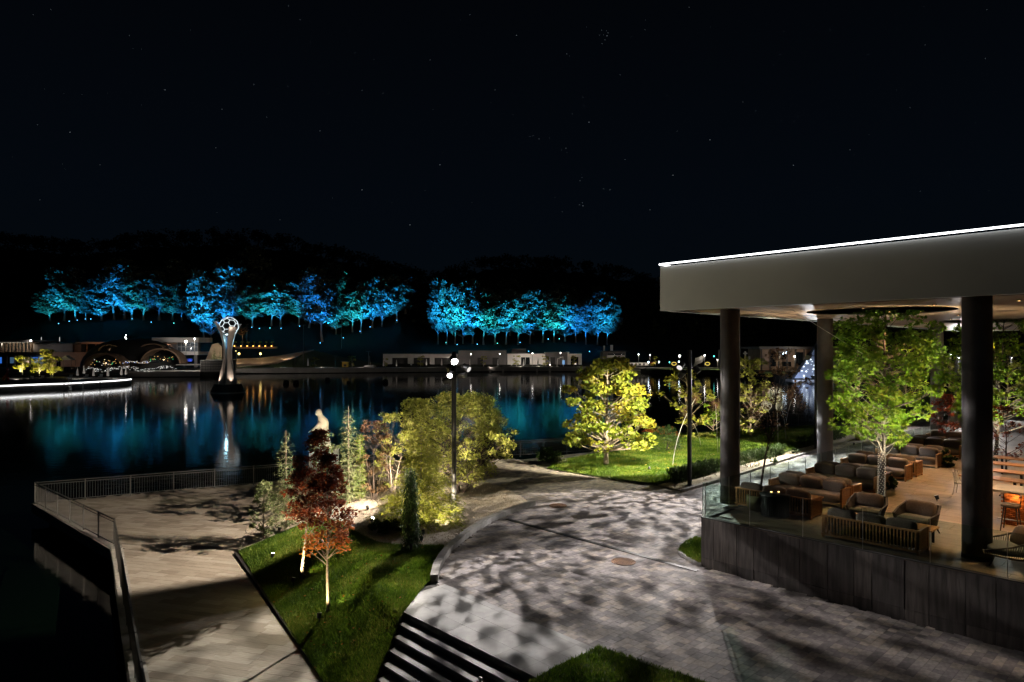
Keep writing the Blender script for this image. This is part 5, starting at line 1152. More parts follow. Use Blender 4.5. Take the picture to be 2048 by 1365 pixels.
for i, (px, yb, c) in enumerate(((123,649,1),(144,645,1),(160,641,0),(176,640,0),(187,640,0),(269,640,1),(307,646,0),(352,647,2),(420,682,0),(507,657,1),(522,658,1),(543,658,2),(565,658,1),(602,654,1),(621,652,0),(643,688,0),(689,678,1),(722,665,1),(742,656,1),(795,644,0),(877,687,0),(893,688,2),(915,692,1),(955,692,1),(995,690,2),(1040,688,1),(1096,681,1),(1118,680,2),(1178,706,1),(1057,706,0))):
    g = PH(px, yb) + Vector((0,-2,0)); g.z = zter(px, g.y)
    o = thing('tree_floodlight', f'glowing {"blue" if c != 2 else "teal"} floodlight, {ordinal(i)} from the left under the hillside trees', 'floodlight', g + Vector((0,0,.8)), 0, 'floodlights under the hillside trees')
    link('housing', hb, o); link('lens', lens[c], o)

# --- football monument in the lake
tb = Vector(((455.5-CX)/FPX*142, 142, 0)); tro = thing('football_monument', 'tall flared steel monument on a dark floating base in the lake', 'monument', tb)
m = MB(); vs = []; 
m.lathe([(3.5,-.5),(3.5,.10),(3.42,.16)], n=48); m.build('water_ring', M['steel'], tro, True)
m = MB(); m.lathe([(3.45,.1),(2.75,1.75),(2.7,1.78)], n=48); m.build('base', M['black'], tro, False)
prof = [(1.8,1.90,.62),(3.4,1.62,.60),(5.2,1.20,.58),(7.0,.88,.55),(8.8,.84,.50),(10.6,1.12,.44),(12.2,1.55,.38),(13.4,2.05,.33),(14.6,2.75,.26)]
PET = mat('petal_steel', (.50,.47,.44), (.62,.59,.55), .5, .42, metal=.55)
PA = [R(45+90*k) for k in range(4)]
for k, a0 in enumerate(PA):
    m = MB(); vs, fs = [], []; nn = 7; hh = [1,.96,1.03,.94][k]
    for (z, r, da) in prof:
        z = 1.75 + (z-1.75)*hh
        for lay_ in (0, .14):
            for j in range(nn):
                a = a0 + (j/(nn-1)-.5)*2*da*1.15; vs.append(((r-lay_)*math.cos(a), (r-lay_)*math.sin(a), z))
    st = nn*2
    for i in range(len(prof)-1):
        for j in range(nn-1):
            fs += [(i*st+j, i*st+j+1, (i+1)*st+j+1, (i+1)*st+j), (i*st+nn+j+1, i*st+nn+j, (i+1)*st+nn+j, (i+1)*st+nn+j+1)]
        fs += [(i*st, (i+1)*st, (i+1)*st+nn, i*st+nn), (i*st+nn-1, i*st+2*nn-1, (i+1)*st+2*nn-1, (i+1)*st+nn-1)]
    i = len(prof)-1; fs += [(i*st+j, i*st+nn+j, i*st+nn+j+1, i*st+j+1) for j in range(nn-1)]
    m.add(vs, fs); m.build('petal', PET, tro, True)
m = MB(); m.lathe([(.25,1.8),(.22,12.0)], n=12); m.build('core_mast', M['dark'], tro, True)
m = MB(); m.lathe([(.27,9.2),(.27,11.8)], n=12); m.build('blue_light_tube', emit('mast_glow', (.1,.45,1), .35), tro)
m = MB(); m.lathe([(1.0,12.2),(1.35,12.6),(1.2,12.7),(.3,12.5)], n=24); m.build('collar', M['steel'], tro, True)
# football frame: truncated icosahedron
phi = (1+5**.5)/2; ico = [Vector(v).normalized() for v in [(0,a,b*phi) for a in (-1,1) for b in (-1,1)] + [(a,b*phi,0) for a in (-1,1) for b in (-1,1)] + [(b*phi,0,a) for a in (-1,1) for b in (-1,1)]]
el_ = (ico[0]-min((v for v in ico[1:]), key=lambda v: (v-ico[0]).length)).length; tv = []
for v in ico:
    for w_ in ico:
        if v is not w_ and abs((v-w_).length-el_) < .01: tv.append((v*2+w_)/3)
dmin = min((tv[0]-x).length for x in tv[1:]); r_ = 1.95; bz = Vector((.25,0,14.0)); rot = Matrix.Rotation(R(20),3,'X') @ Matrix.Rotation(R(8),3,'Z'); sc_ = r_/tv[0].length
bl = thing('football_lantern', 'glowing white football shaped lattice on top of the lake monument', 'sculpture', tb + bz); k = 0
for i in range(len(tv)):
    for j in range(i+1, len(tv)):
        if abs((tv[i]-tv[j]).length-dmin) < .01: m = MB(); m.bar(rot @ tv[i]*sc_, rot @ tv[j]*sc_, .10); m.build('lattice_bar', M['e_ball'], bl); k += 1
m = MB(); m.pill((0,0,0), (1.8,1.8,1.8), 1, 24, 16); m.build('added_dark_core', M['darkwall'], bl, True)  # dark sphere added to hide the far bars of the ball
for k in range(4):
    a = PA[k]; spot('monument_light', tb + Vector((math.cos(a)*2.4, math.sin(a)*2.4, 1.9)), tb + Vector((math.cos(a)*1.3, math.sin(a)*1.3, 9)), 1500, (1,.78,.62), 80, .8, .1, tro)
point('monument_core_light', tb + Vector((0,-.7,11.2)), 220, (.4,.8,1), .2, tro); point('monument_core_light', tb + Vector((0,0,13.0)), 160, (.75,.92,1), .2, tro)

# --- boxes and buildings described by their photo outline at a real distance
def bx(parent, name, x0, x1, y0, y1, Y, dp, mt):
    """front face spans photo columns x0..x1 and rows y0..y1 at distance Y; the box runs back by dp"""
    a, b = at(x0, y1, Y), at(x1, y0, Y); m = MB(); m.box(a.x, b.x, Y, Y+dp, a.z, b.z)
    if parent: m.v = [(v[0]-parent.location.x, v[1]-parent.location.y, v[2]-parent.location.z) for v in m.v]
    return m.build(name, M[mt] if isinstance(mt, str) else mt, parent)
def bld(name, label, px, py, Y, cat='building'): return thing(name, label, cat, at(px, py, Y))
# boathouses
def windows(parent, name, rects, Y, mt, frame='white'):
    for (x0,x1,y0,y1) in rects:
        w_ = bx(parent, name, x0, x1, y0, y1, Y, .1, mt)
bh = bld('boathouse', 'long low white boathouse with three dark bays, left of the lit lamp pole', 766, 735, 283)
bx(bh,'wall',766,915,708.5,712,283,9,'white'); bx(bh,'back_wall',766,915,712,735.5,288,4,'greywall')
for x0,x1 in ((766,783.5),(815.5,826.5),(859.5,868.5),(901.5,915)): bx(bh,'pier',x0,x1,712,735.5,283.02,5,'white')
for x0,x1 in ((784,815),(827,859),(869,901)): bx(bh,'roller_door',x0,x1,716,735.5,284.5,.2,'darkwall'); bx(bh,'lintel',x0,x1,712.1,716,283.4,1.2,'white')
bx(bh,'roof_slab',764,917,706.8,708.4,282.6,10,'darkwall')
gh = bld('storehouse', 'dark grey flat roofed storehouse behind the lit lamp pole', 960, 735, 283)
bx(gh,'wall',916.5,1013,701.5,736,283,9,'greywall'); bx(gh,'roof_slab',915.5,1014,700.3,701.4,282.8,10,'darkwall'); bx(gh,'door',955,966,716,736,282.9,.1,'darkwall'); bx(gh,'door',985,997,716,736,282.9,.1,'darkwall')
wh = bld('boathouse', 'white lakeside house with a lit doorway and a box on its roof', 1050, 735, 283)
bx(wh,'wall',1014.5,1042,708,734.5,283,9,'white'); bx(wh,'wall',1059.5,1089,708,734.5,283,9,'white'); bx(wh,'lintel',1042.1,1059.4,708,715,283.01,9,'white'); d_ = bx(wh,'glass_door',1042.2,1059.3,715.1,734.5,283.6,.1,'darkglass'); bx(wh,'mullion',1050.3,1051.2,715.2,734.5,283.4,.15,'white')
bx(wh,'roof_slab',1013.6,1090,706.8,707.9,282.8,10,'darkwall'); bx(wh,'roof_box',1023.5,1052,697.5,706.7,286,4,'greywall'); bx(wh,'door_glow',1043,1046,717,733,283.75,.05,'e_in')
dh = bld('storehouse', 'narrow dark house with white corner posts and a lit blue doorway', 1112, 735, 283)
bx(dh,'wall',1090.5,1135,704.5,734.5,283.1,9,'greywall'); bx(dh,'corner_post',1135.1,1138.5,704,734.5,282.9,9,'white'); bx(dh,'corner_post',1088.9,1090.4,704.5,734.5,282.9,.3,'white'); bx(dh,'door',1101,1110,715,734.5,283.0,.1,'darkwall'); bx(dh,'blue_doorway',1125,1129,721,734,282.98,.1,emit('doorway_glow',(.3,.6,1),.9))
eh = bld('boathouse', 'white end house of the boathouse row with one dark glazed opening', 1150, 735, 283)
bx(eh,'wall',1138.6,1141.5,708,734.5,283,9,'white'); bx(eh,'wall',1157,1163.5,708,734.5,283,9,'white'); bx(eh,'lintel',1141.6,1156.9,708,714.5,283.01,9,'white'); bx(eh,'glass_front',1141.7,1156.8,714.6,734.5,283.6,.1,'darkglass'); bx(eh,'mullion',1149,1149.7,714.6,734.5,283.4,.1,'greywall'); bx(eh,'roof_slab',1137.5,1164.3,706.9,707.9,282.8,10,'darkwall')
gp_ = thing('swing_frame', 'thin white metal frame on the quay in front of the dark house', 'frame', at(1118,734.5,276)); m = MB()
for a, b in (((1114,734),(1115,718)),((1115,718),(1126,714)),((1126,714),(1127,734))): m.bar(at(*a,276)-gp_.location, at(*b,276)-gp_.location, .2)
m.build('tubes', M['white'], gp_)
# villa
vi = bld('villa', 'two storey villa with a pale balcony right of the boathouses', 1230, 731, 290)
bx(vi,'wall',1206,1252,704,731,292,10,'greywall'); bx(vi,'roof_slab',1202,1258,702,704,290,13,'darkwall'); bx(vi,'balcony',1215,1249.5,711,716.5,290,2,'white'); bx(vi,'balcony_glass',1216,1249,707.5,711,290.2,.1,'winglass'); bx(vi,'window',1217,1229,718,730,291.8,.1,'darkglass'); bx(vi,'window',1233,1248,718,730,291.8,.1,'darkglass'); bx(vi,'chimney',1207,1210,692,702,294,1,'white'); bx(vi,'chimney',1221,1226,690.5,702,294,1,'white')
# quay ramps and parasols, lamp posts, small trees along the promenade
def parasol(label, px, yb, Y, h=2.6, group='closed white parasols'):
    o = thing('closed_parasol', label, 'parasol', at(px, yb, Y), 0, group); link('pole', PAR[0], o); link('canvas', PAR[1], o); o.scale = (1,1,h/2.8); return o
m = MB(); m.tube([(0,0,0),(0,0,2.8)], .05, 6); m.lathe([(.35,0),(.35,.08)], n=8); pa_ = m.mesh(M['dark']); m = MB(); m.lathe([(.30,.8),(.34,1.0),(.2,2.0),(.05,2.8)], n=8); PAR = (pa_, m.mesh(M['cloth']))
for px, lb in ((616,'tall closed parasol on the promenade between the first two small trees'),(767,'closed parasol at the left end of the boathouse'),(793,'closed parasol before the first boathouse bay'),(822.5,'closed parasol before the first boathouse pier'),(853,'closed parasol before the second boathouse bay'),(883.5,'closed parasol before the third boathouse bay'),(940,'closed parasol left of the small tree before the dark storehouse'),(996,'closed parasol at the right end of the dark storehouse'),(1023,'closed parasol at the left of the house with the roof box'),(1047.5,'closed parasol before the glass door of the house with the roof box'),(1076,'closed parasol at the right of the house with the roof box'),(1100,'closed parasol before the narrow dark house')): parasol(lb, px, 738 if px < 800 else 736, 268+ (px-600)*.01, 4.2 if px == 616 else 3.6)
for i, (x, y, lb) in enumerate(((42,743,'closed parasol under the left lit tree on the pool deck'),(155,750,'closed parasol on the deck right of the yellow trees'),(168,746,'dim closed parasol behind the others in the middle of the pool deck'),(187,751,'tallest closed parasol in the middle of the pool deck'),(216,751,'closed parasol right of the tallest one on the pool deck'),(243,749,'left one of the two close parasols near the deck tip'),(252,748,'right one of the two close parasols near the deck tip'))): parasol(lb, x, y+8, 186-.0*i, 3.2, 'closed parasols on the pool deck')
small = [tree('','',None,3.6,1.0,1.15,lambda u: .5+.5*math.sin(math.pi*(.2+.6*u)),16,22,.42,.17,HEX,M['lf_young'],M['bark_pale'],.07,flat=.7,mesh_only=True,sag=-.3) for _ in range(3)]
for i, (px, yb, yt, lb, Y) in enumerate(((630,741,716,'first small lit tree on the promenade left of the boathouses',262),(704,740,713,'second small lit tree on the promenade left of the boathouses',266),(771,738,718,'small lit tree at the left corner of the white boathouse',272),(841,737,713,'small lit tree between two boathouse bays',274),(967,736,713,'broad small lit tree before the dark storehouse',275),(1033,736,712,'small lit tree before the left wall of the house with the roof box',275),(1092,736,713,'slim yellow tree between the house with the roof box and the dark house',275),(1148,736,712,'small lit tree before the end house of the row',275),(1206,732,714,'small lit tree left of the villa',276))):
    g = at(px, yb, Y); o = thing('promenade_tree', lb, 'tree', g, rnd.random()*6, 'small lit trees on the promenade'); s_ = (yb-yt)/FPX*Y/3.6; o.scale = (s_,s_,s_); link('trunk', small[i%3][0], o); link('crown', small[i%3][1], o)
    spot('tree_light', g + Vector((-1.6,-2.6,.3)), g + Vector((0,0,3)), 700, (1,.82,.42), 80, .8, .1, o)
def streetlamp(label, px, yb, yt, Y, mt='e_far', W=0, r=.22, col=(1,.9,.78), group='far street lamps'):
    g = at(px, yb, Y); H = (yb-yt)/FPX*Y; o = thing('street_lamp', label, 'street lamp', g, 0, group); m = MB(); m.tube([(0,0,0),(0,0,H)], .07, 6); m.build('post', M['rail'], o)
    m = MB(); m.box(-.3,.3,-.12,.12,H,H+.12); m.build('lamp_head', M['dark'], o); m = MB(); m.pill((0,-.14,H-.05), (r,r*.6,r*.8), .8, 8, 6); m.build('bulb', M[mt], o)
    if W: point('street_light', g + Vector((0,-.8,H-.3)), W, col, .2, o)
    return o
for a in ((372,741,683,222,'brightest street lamp, before the white glazed building on the left',5000,.42),(389.5,741,677.5,224,'tall street lamp at the right corner of the white glazed building',1200,.2)): streetlamp(a[4], a[0], a[1], a[2], a[3], 'e_far', a[5], a[6])
for a in ((607,730,651,262,'tall unlit floodlight mast left of the path bank'),(683,698,640,300,'tall unlit mast in front of the blue trees'),(494,688,649,300,'unlit mast behind the row of orange planters'),(590,742,713,258,'short unlit lamp post left of the promenade'),(670,740,713,264,'short lamp post between the two small promenade trees'),(473,742,702,256,'thin lamp post just right of the football monument'),(737,736,704,272,'slanted looking mast behind the stone bench')):
    g = at(a[0],a[1],a[3]); H = (a[1]-a[2])/FPX*a[3]; o = thing('lamp_mast', a[4], 'mast', g, 0, 'unlit masts across the lake'); m = MB(); m.tube([(0,0,0),(0,0,H)], .11, 6); m.build('post', M['rail'], o); m = MB(); m.box(-.9,.9,-.1,.1,H,H+.15); m.build('crossbar', M['rail'], o)
for px, py in ((942,708),(999.5,708),(1065,707),(1121,706)):
    o = streetlamp(f'small promenade lamp above {dict(zip((942,999.5,1065,1121),("the left part of the dark storehouse","the right part of the dark storehouse","the house with the roof box","the narrow dark house")))[px]}', px, 736, py, 276, 'e_far', 260, .16)
for i, x in enumerate((776,808,849,905,1040,1078)): point('wall_wash', at(x, 733, 276), 1200, (1,.86,.74), .3)  # unseen lamps that brighten the boathouse walls
for i, x in enumerate((480,560,640,720,800,860,920,980,1040,1100,1160,1230)): point('promenade_light', at(x, 731, 258 + (x-450)*.022), 240, (1,.86,.74), .3)  # unseen lamps that brighten the quay
for x, Y in ((300,224),(345,224),(385,226)): point('promenade_light', at(x, 733, Y), 300, (1,.85,.7), .3)
# bollards / ramp blocks on the quay face
for i, px in enumerate((772,800,879,980,1006,1074,1100,1164)):
    o = thing('mooring_ramp', f'short pale sloping ramp on the quay face, {order_w[i]} from the left', 'ramp', at(px,741,269), 0, 'sloping ramps on the quay'); m = MB(); m.add([(-.4,0,.5),(.4,0,.5),(.4,-.2,-1.2),(-.4,-.2,-1.2),(-.4,1.2,.5),(.4,1.2,.5),(.4,1.2,-1.2),(-.4,1.2,-1.2)], [(0,1,5,4),(0,3,2,1),(1,2,6,5),(3,0,4,7),(4,5,6,7),(2,3,7,6)]); m.build('block', M['white'], o)
sb = thing('stone_boat_bench', 'pale boat shaped stone seat on the promenade', 'bench', at(740,738,268)); m = MB(); m.pill((0,0,.9), (2.5,.7,.7), .6, 16, 8); m.build('hull', M['granite'], sb, True); m = MB(); m.bar((.2,0,1.2), (-.2,0,5), .15); m.build('mast', M['bark'], sb)
ky = thing('kiosk', 'small yellow kiosk between the two promenade trees', 'kiosk', at(690,739,270)); m = MB(); m.box(-1.1,1.1,0,2,0,3.0); m.build('body', M['yellow'], ky); m = MB(); m.box(-1.9,1.9,-.6,2.4,3.0,3.3); m.build('roof', M['darkwall'], ky); m = MB(); m.box(-.6,.6,-.03,-.005,1.1,2.0); m.build('hatch', M['black'], ky)
for i, x in enumerate((638,643,648,653,658,664)): 
    o = thing('small_bollard', f'white bollard beside the first promenade tree, {order_w[i]} from it', 'bollard', at(x,740,263), 0, 'white bollards on the promenade'); m = MB(); m.lathe([(.2,0),(.2,.9),(.15,1.0)], n=8); m.build('body', M['white'], o)
# floats on the lake
for i, (px, py, lb) in enumerate(((572,768,'large dark float on the water, left of the pair'),(592,768,'large dark float on the water, right of the pair'),(655,762,'dark float on the water below the first promenade trees'),(697,766,'small dark float near the middle of the lake'),(771,766,'dark round float below the left end of the boathouse'))):
    o = thing('water_float', lb, 'float', P(px,py,0), 0, 'dark floats on the lake'); r_ = .75 if i != 3 else .45; m = MB(); m.pill((0,0,r_*.5), (r_,r_,r_*.9), .9, 14, 10); m.build('ball', M['black'], o, True); m = MB(); m.lathe([(r_*1.05,.0),(r_*1.1,.12),(r_*1.05,.2)], n=16); m.build('collar', M['dark'], o)
# bank with sandy path, planters row
def ribbon(name, pts, mt, kind='structure', th=.3):
    """pts: (px, py_near, py_far, Y_near, Y_far)"""
    m = MB(); v = []
    for (px, ya, yb_, Ya, Yb) in pts: v += [at(px, ya, Ya), at(px, yb_, Yb), at(px, ya, Ya)+Vector((0,.1,-.3)), at(px, yb_, Yb)-Vector((0,0,3))]
    f = []
    for i in range(len(pts)-1): a = i*4; b = a+4; f += [(a,b,b+1,a+1),(a,a+2,b+2,b),(a+1,b+1,b+3,a+3)]
    f += [(0,1,3,2),(len(v)-4,len(v)-2,len(v)-1,len(v)-3)]; m.add(v, f); return tag(m.build(name, mt), kind=kind)
ribbon('sandy_path', [(450,734,720,262,276),(480,733,718,262,278),(520,731.5,716,263,280),(555,727,712,266,283),(585,718,707,273,287),(606,708,703,283,291),(628,701,699.5,290,294)], M['sand'])
ribbon('grassy_bank', [(452,741,734.2,259,261.9),(520,741,731.8,260,262.8),(560,741,726,261,267),(585,741,717.6,262,273.5),(606,741,707.6,262,283.5),(628,741,700.6,263,290.5),(700,741,718,266,284),(780,740,730,270,284)], M['bank'])
for x, Y in ((470,272),(520,272),(570,278)): point('path_light', at(x, 712, Y-6), 650, (1,.74,.5), .3)
pw = bld('planter_wall', 'low red brown wall under the row of small lit topiary plants', 510, 697, 292, 'wall'); bx(pw,'wall',470,553,694.5,697.5,292,1.2,'brownwall'); bx(pw,'coping',469.5,553.5,693.8,694.4,291.8,1.6,'brownwall')
for i, x in enumerate((471,484,496.5,508.5,520.5,532.5,545)):
    o = thing('potted_topiary', f'small amber lit topiary on the low wall, {order_w[i]} from the left', 'topiary', at(x,693.8,292.5), 0, 'amber lit topiary row'); m = MB(); m.lathe([(.3,0),(.4,.6)], n=8); m.build('pot', M['brownwall'], o)
    m = MB(); m.tube([(0,0,.5),(0,0,1.6)], .06, 5); m.build('stem', M['bark'], o); c = crown_pts([(0,0,2.0)], 60, .75, .6); v, f, tn = leaves(c, .2, HEX, rng.random(60)); link('crown', npmesh(v, f, M['lf_young'], tn), o)
    spot('topiary_light', at(x,693.8,292.5)+Vector((0,-1.4,.1)), at(x,693.8,292.5)+Vector((0,0,1.8)), 420, (1,.6,.2), 100, .6, .08, o)
    m = MB(); m.pill((0,-1.2,.25), (.28,.12,.2), .8, 8, 6); m.build('lamp', M['e_amber'], o)
for x, y, lb in ((478,708,'brighter yellow ball lamp on the bank beside the monument'),(472,702,'small yellow lamp above the brighter one beside the monument'),(521,708,'yellow ball lamp on the bank left of the dirt path')):
    o = thing('bank_lamp', lb, 'lamp', at(x,y,277), 0, 'yellow lamps on the bank'); m = MB(); m.pill((0,0,0), (.45,.3,.45) if x != 472 else (.22,.2,.22), .9, 10, 8); m.build('bulb', emit('yellow_bulb',(1,.72,.22),5), o); m = MB(); m.tube([(0,.1,-1.6),(0,.1,-.3)], .08, 6); m.build('stake', M['dark'], o); point('bank_light', at(x,y,277)+Vector((0,-.9,.4)), 260, (1,.75,.3), .2, o)
sq = bld('round_tree_lit', 'single round amber lit tree behind the planter row', 485, 690, 300, 'tree'); c = crown_pts([(0,0,5.5),(1,0,6.5),(-1,0,6.3),(.3,0,7.4),(-.6,0,5)], 70, 1.6, .9); v, f, tn = leaves(c, .3, HEX, rng.random(len(c))); link('crown', npmesh(v, f, M['lf_brown'], tn), sq); m = MB(); m.tube([(0,0,-1),(0,0,6)], [.3,.12], 6); m.build('trunk', M['bark'], sq); spot('tree_light', sq.location+Vector((-.5,-4,1)), sq.location+Vector((0,0,6.5)), 900, (1,.65,.3), 70, .7, .2, sq)
# monument-side wall, sail slab, firs
rw = bld('gabion_wall', 'dark square stone block at the shore left of the monument', 423, 745, 226, 'wall'); bx(rw,'block',400.5,447,720.5,747,226,10,M['concrete'])
for r_ in range(5):
    for c in range(9): x0 = 400.5+c*5.16; m = bx(rw,'stone',x0+.35,x0+4.8,721+r_*5.2,725.8+r_*5.2,225.7-rnd.random()*.12,.28,'darkwall')
sl_ = bld('tilted_slab', 'leaning pale stone slab behind the dark block', 430, 721, 262, 'sculpture'); m = MB(); q = [at(411,721,262),at(444,721,262),at(444,694,262),at(436,686,262),at(424,689,262)]; q = [v-sl_.location for v in q]; m.add(q + [v+Vector((0,2,0)) for v in q], [(0,1,2,3,4),(9,8,7,6,5)] + [(i,i+5,(i+1)%5+5,(i+1)%5) for i in range(5)]); m.build('slab', M['sand'], sl_)
fp = conifer('','',None,8,2.4,M['lf_fir'],M['bark'],14,6,.35,None,30,.2,mesh_only=True,spread=.12)
for px, yt, lb in ((429,696,'taller pale lit fir left of the monument'),(440,703,'shorter pale lit fir touching the monument on the left')):
    g = at(px,720.5,258); o = thing('lit_fir', lb, 'conifer', g, 0, 'two lit firs by the monument'); s_ = (720.5-yt)/FPX*258/8; o.scale = (s_,s_,s_); link('trunk', fp[0], o); link('crown', fp[1], o); spot('fir_light', g+Vector((-.5,-3.5,.4)), g+Vector((0,0,3)), 1000, (1,.88,.66), 80, .6, .2, o)

# --- left complex
Y_ = 262
re_ = bld('restaurant', 'two storey restaurant with a lit glass upper floor at the left edge', 20, 735, Y_)
bx(re_,'roof_slab',-60,66,680.5,684.5,Y_-3,14,'greywall'); bx(re_,'floor_slab',-60,72,705,711.5,Y_-4,16,'darkwall'); bx(re_,'back_wall',-60,64,684.6,705,Y_+6,2,'brownwall'); bx(re_,'ceiling_light',-60,60,685,686,Y_+1,.3,'e_in')
for i in range(13): bx(re_,'mullion',-58+i*10,-57.3+i*10,684.6,705,Y_-.1,.1,'dark')
for i in range(15):
    x = -40 + i*6.9; cu = bx(re_,'curtain',x,x+rnd.uniform(1.2,3.0),686.5,704.5,Y_+rnd.uniform(.5,3),.25,'cloth')
bx(re_,'window_glass',-60,64,684.6,705,Y_-.2,.04,'winglass')
bx(re_,'lower_wall',-60,100,711.6,735,Y_+5,2,'darkwall'); 
for i, (a, b, mt_) in enumerate(((-10,3,'e_inb'),(62,86,'e_inb'),(48,58,'e_in'),(20,30,emit('dim_interior',(.15,.3,.5),.25)))): bx(re_,'lit_window',a,b,715,727,Y_+4.8,.1,mt_)
for i in range(7): bx(re_,'pillar',-4+i*16,-2.6+i*16,711.6,735,Y_-1,.5,'greywall')
for x in (5,22,38,55): point('restaurant_light', at(x,688,Y_+2.5), 420, (1,.80,.58), .3, re_)
for x in (70,): point('restaurant_blue', at(x,718,Y_+2), 380, (.05,.3,1), .3, re_)
streetlamp('starry bright lamp on the corner of the restaurant roof', 62, 690, 681.5, Y_-4, 'e_far', 500, .3)
gl_ = bld('link_building', 'plain grey flat building between the restaurant and the domed hall', 105, 735, Y_+4); bx(gl_,'wall',66.5,145,689,705,Y_+4,8,'greywall'); bx(gl_,'roof_slab',66,147,686.8,688.9,Y_+3.5,10,'darkwall'); bx(gl_,'lower_wall',100.5,181,706,734,Y_+2,6,'brownwall'); bx(gl_,'ledge',100,182,704.9,706,Y_+1.6,8,'brownwall'); bx(gl_,'doorway',113,121,718,734,Y_+1.9,.1,'darkglass')
point('building_light', at(90,712,Y_-6), 180, (.8,.85,1), .3); point('building_light', at(140,722,Y_-6), 260, (1,.6,.4), .3)
gb_ = bld('glass_pavilion', 'dark glazed building with a brown glowing roof edge behind the dome', 190, 735, Y_+10); bx(gb_,'roof_edge',151,303,684.4,688.4,Y_+8,12,'brownwall'); bx(gb_,'wall',153,303,688.5,706,Y_+14,4,'darkwall')
for i in range(8): bx(gb_,'mullion',155+i*18,156+i*18,688.5,706,Y_+9,.3,'brownwall')
bx(gb_,'glazing',153,303,688.6,706,Y_+9.4,.05,'winglass')
for x in (175,215,330,300): point('roof_edge_light', at(x,692,Y_+3), 300, (1,.5,.28), .3)
dmh = bld('domed_hall', 'black domed hall with two lit arched fronts', 262, 735, 240)
c0 = at(266,735,252); ex = (366-166)/2/FPX*252; H_ = (735-678)/FPX*252; vs, fs = [], []; nu, nv = 32, 8
for j in range(nv+1):
    for i in range(nu): a = 2*math.pi*i/nu; r_ = math.cos(j/nv*math.pi/2*.985)**.8; vs.append((c0.x-dmh.location.x+math.cos(a)*ex*r_, c0.y-dmh.location.y+math.sin(a)*11*r_, c0.z-dmh.location.z+H_*math.sin(j/nv*math.pi/2)**1.1))
for j in range(nv):
    for i in range(nu): fs.append((j*nu+i, j*nu+(i+1)%nu, (j+1)*nu+(i+1)%nu, (j+1)*nu+i))
fs.append(tuple(range(nv*nu,(nv+1)*nu))); m = MB(); m.add(vs, fs); m.build('dome', M['black'], dmh, True)
def arch(parent, x0, x1, yb, yt, Y, w_, mt, dp=3):
    m = MB(); n = 18; vs, fs = [], []
    for i in range(n+1):
        a = math.pi*i/n; 
        for rr in (1, 1-w_):
            x = (x0+x1)/2 - math.cos(a)*(x1-x0)/2*rr; y = yb - math.sin(a)*(yb-yt)*rr
            for d in (0, dp): vs.append(at(x,y,Y) + Vector((0,d,0)) - parent.location)
    for i in range(n): a, b = i*4, i*4+4; fs += [(a,a+2,b+2,b),(a,b,b+1,a+1),(a+2,a+3,b+3,b+2),(a+1,b+1,b+3,a+3)]
    fs += [(0,1,3,2),(n*4,n*4+2,n*4+3,n*4+1)]; m.add(vs, fs); return m.build('arch_rib', M[mt], parent)
arch(dmh,164,246,737,706,237,.10,'brownwall',5); arch(dmh,280,362,728,697,239,.08,'brownwall',5); arch(dmh,196,240,702,689.5,244,.10,'brownwall'); arch(dmh,276,330,702,687.5,245,.08,'brownwall')
bx(dmh,'front_glazing',178,234,716,734,240.5,.05,'winglass'); bx(dmh,'front_glazing',298,348,712,726,241,.05,'winglass')
point('arch_light', at(205,727,239.5), 160, (1,.66,.42), .3); point('arch_light', at(322,720,240), 140, (1,.66,.42), .3); point('arch_light', at(218,699,243.2), 40, (1,.6,.35), .2); point('arch_light', at(300,697,244), 40, (1,.6,.35), .2)
# people-sized clutter of coloured lights inside the arches
clr = [('amber',(1,.6,.2)),('green',(.1,1,.4)),('teal',(.1,.9,.9)),('white',(1,.95,.9)),('blue',(.1,.3,1))]; em = [emit('glow_'+n, c, 1.6) for n, c in clr]
m_ = [MB() for _ in em]
for i in range(44):
    x = rnd.uniform(182,232) if i < 26 else rnd.uniform(300,346); y = rnd.uniform(719,731) if i < 26 else rnd.uniform(713,724); c = at(x,y,240.3 if i < 26 else 240.7); m_[rnd.choice((0,0,0,0,1,3))].pill(c, (.10,.06,.10), .9, 6, 4)
for i in range(46):
    x = rnd.uniform(238,300); y = rnd.uniform(723,727); m_[rnd.choice((3,0,4,3))].pill(at(x,y,234), (.09,.07,.09), .9, 6, 4)
for i, (q, (n, c)) in enumerate(zip(m_, clr)):
    if q.v: tag(q.build('glass_lanterns', em[i]), f'cluster of tiny {n} lights glowing inside the arched hall', 'lights', kind='stuff')
m = MB()
for i in range(150): x = rnd.uniform(172,352); y = 737 + 3*math.sin(x*.07) + rnd.uniform(-2.5,4.5); m.pill(at(x,y,214+rnd.random()*8), (.15*rnd.uniform(.3,1.5),.06,.05), .9, 6, 4)
tag(m.build('string_lights', emit('string_light',(1,.97,.9),1.5)), 'tangled white string lights along the shore below the domed hall', 'string lights', kind='stuff')
ap = thing('antenna_lamps', 'three tiny white lamps on a mast top above the dome', 'lamp', at(251,678,262)); m = MB(); m.tube([(0,0,-6),(0,0,1.6)], .06, 5); m.build('mast', M['rail'], ap); m = MB()
for dx, dz in ((-.6,-.3),(0,.5),(.3,1.3),(.35,.1)): m.pill((dx,-.2,dz), (.16,.1,.16), .9, 6, 5)
m.build('bulbs', M['e_far'], ap)
for px, lb in ((83,'left one of the two slim lit poles above the grey building'),(119.5,'right one of the two slim lit poles above the grey building')): o = thing('slim_light_pole', lb, 'lamp', at(px,688,Y_+5), 0, 'slim lit poles'); m = MB(); m.tube([(0,0,0),(0,0,3.4)], .06, 5); m.build('post', M['rail'], o); m = MB(); m.box(-.09,.09,-.1,-.06,1.0,2.6); m.build('light_bar', emit('bar_glow',(1,.95,.88),.8), o)
wb = bld('white_hall', 'white modern hall with a glazed corner behind the brightest street lamp', 350, 735, 258)
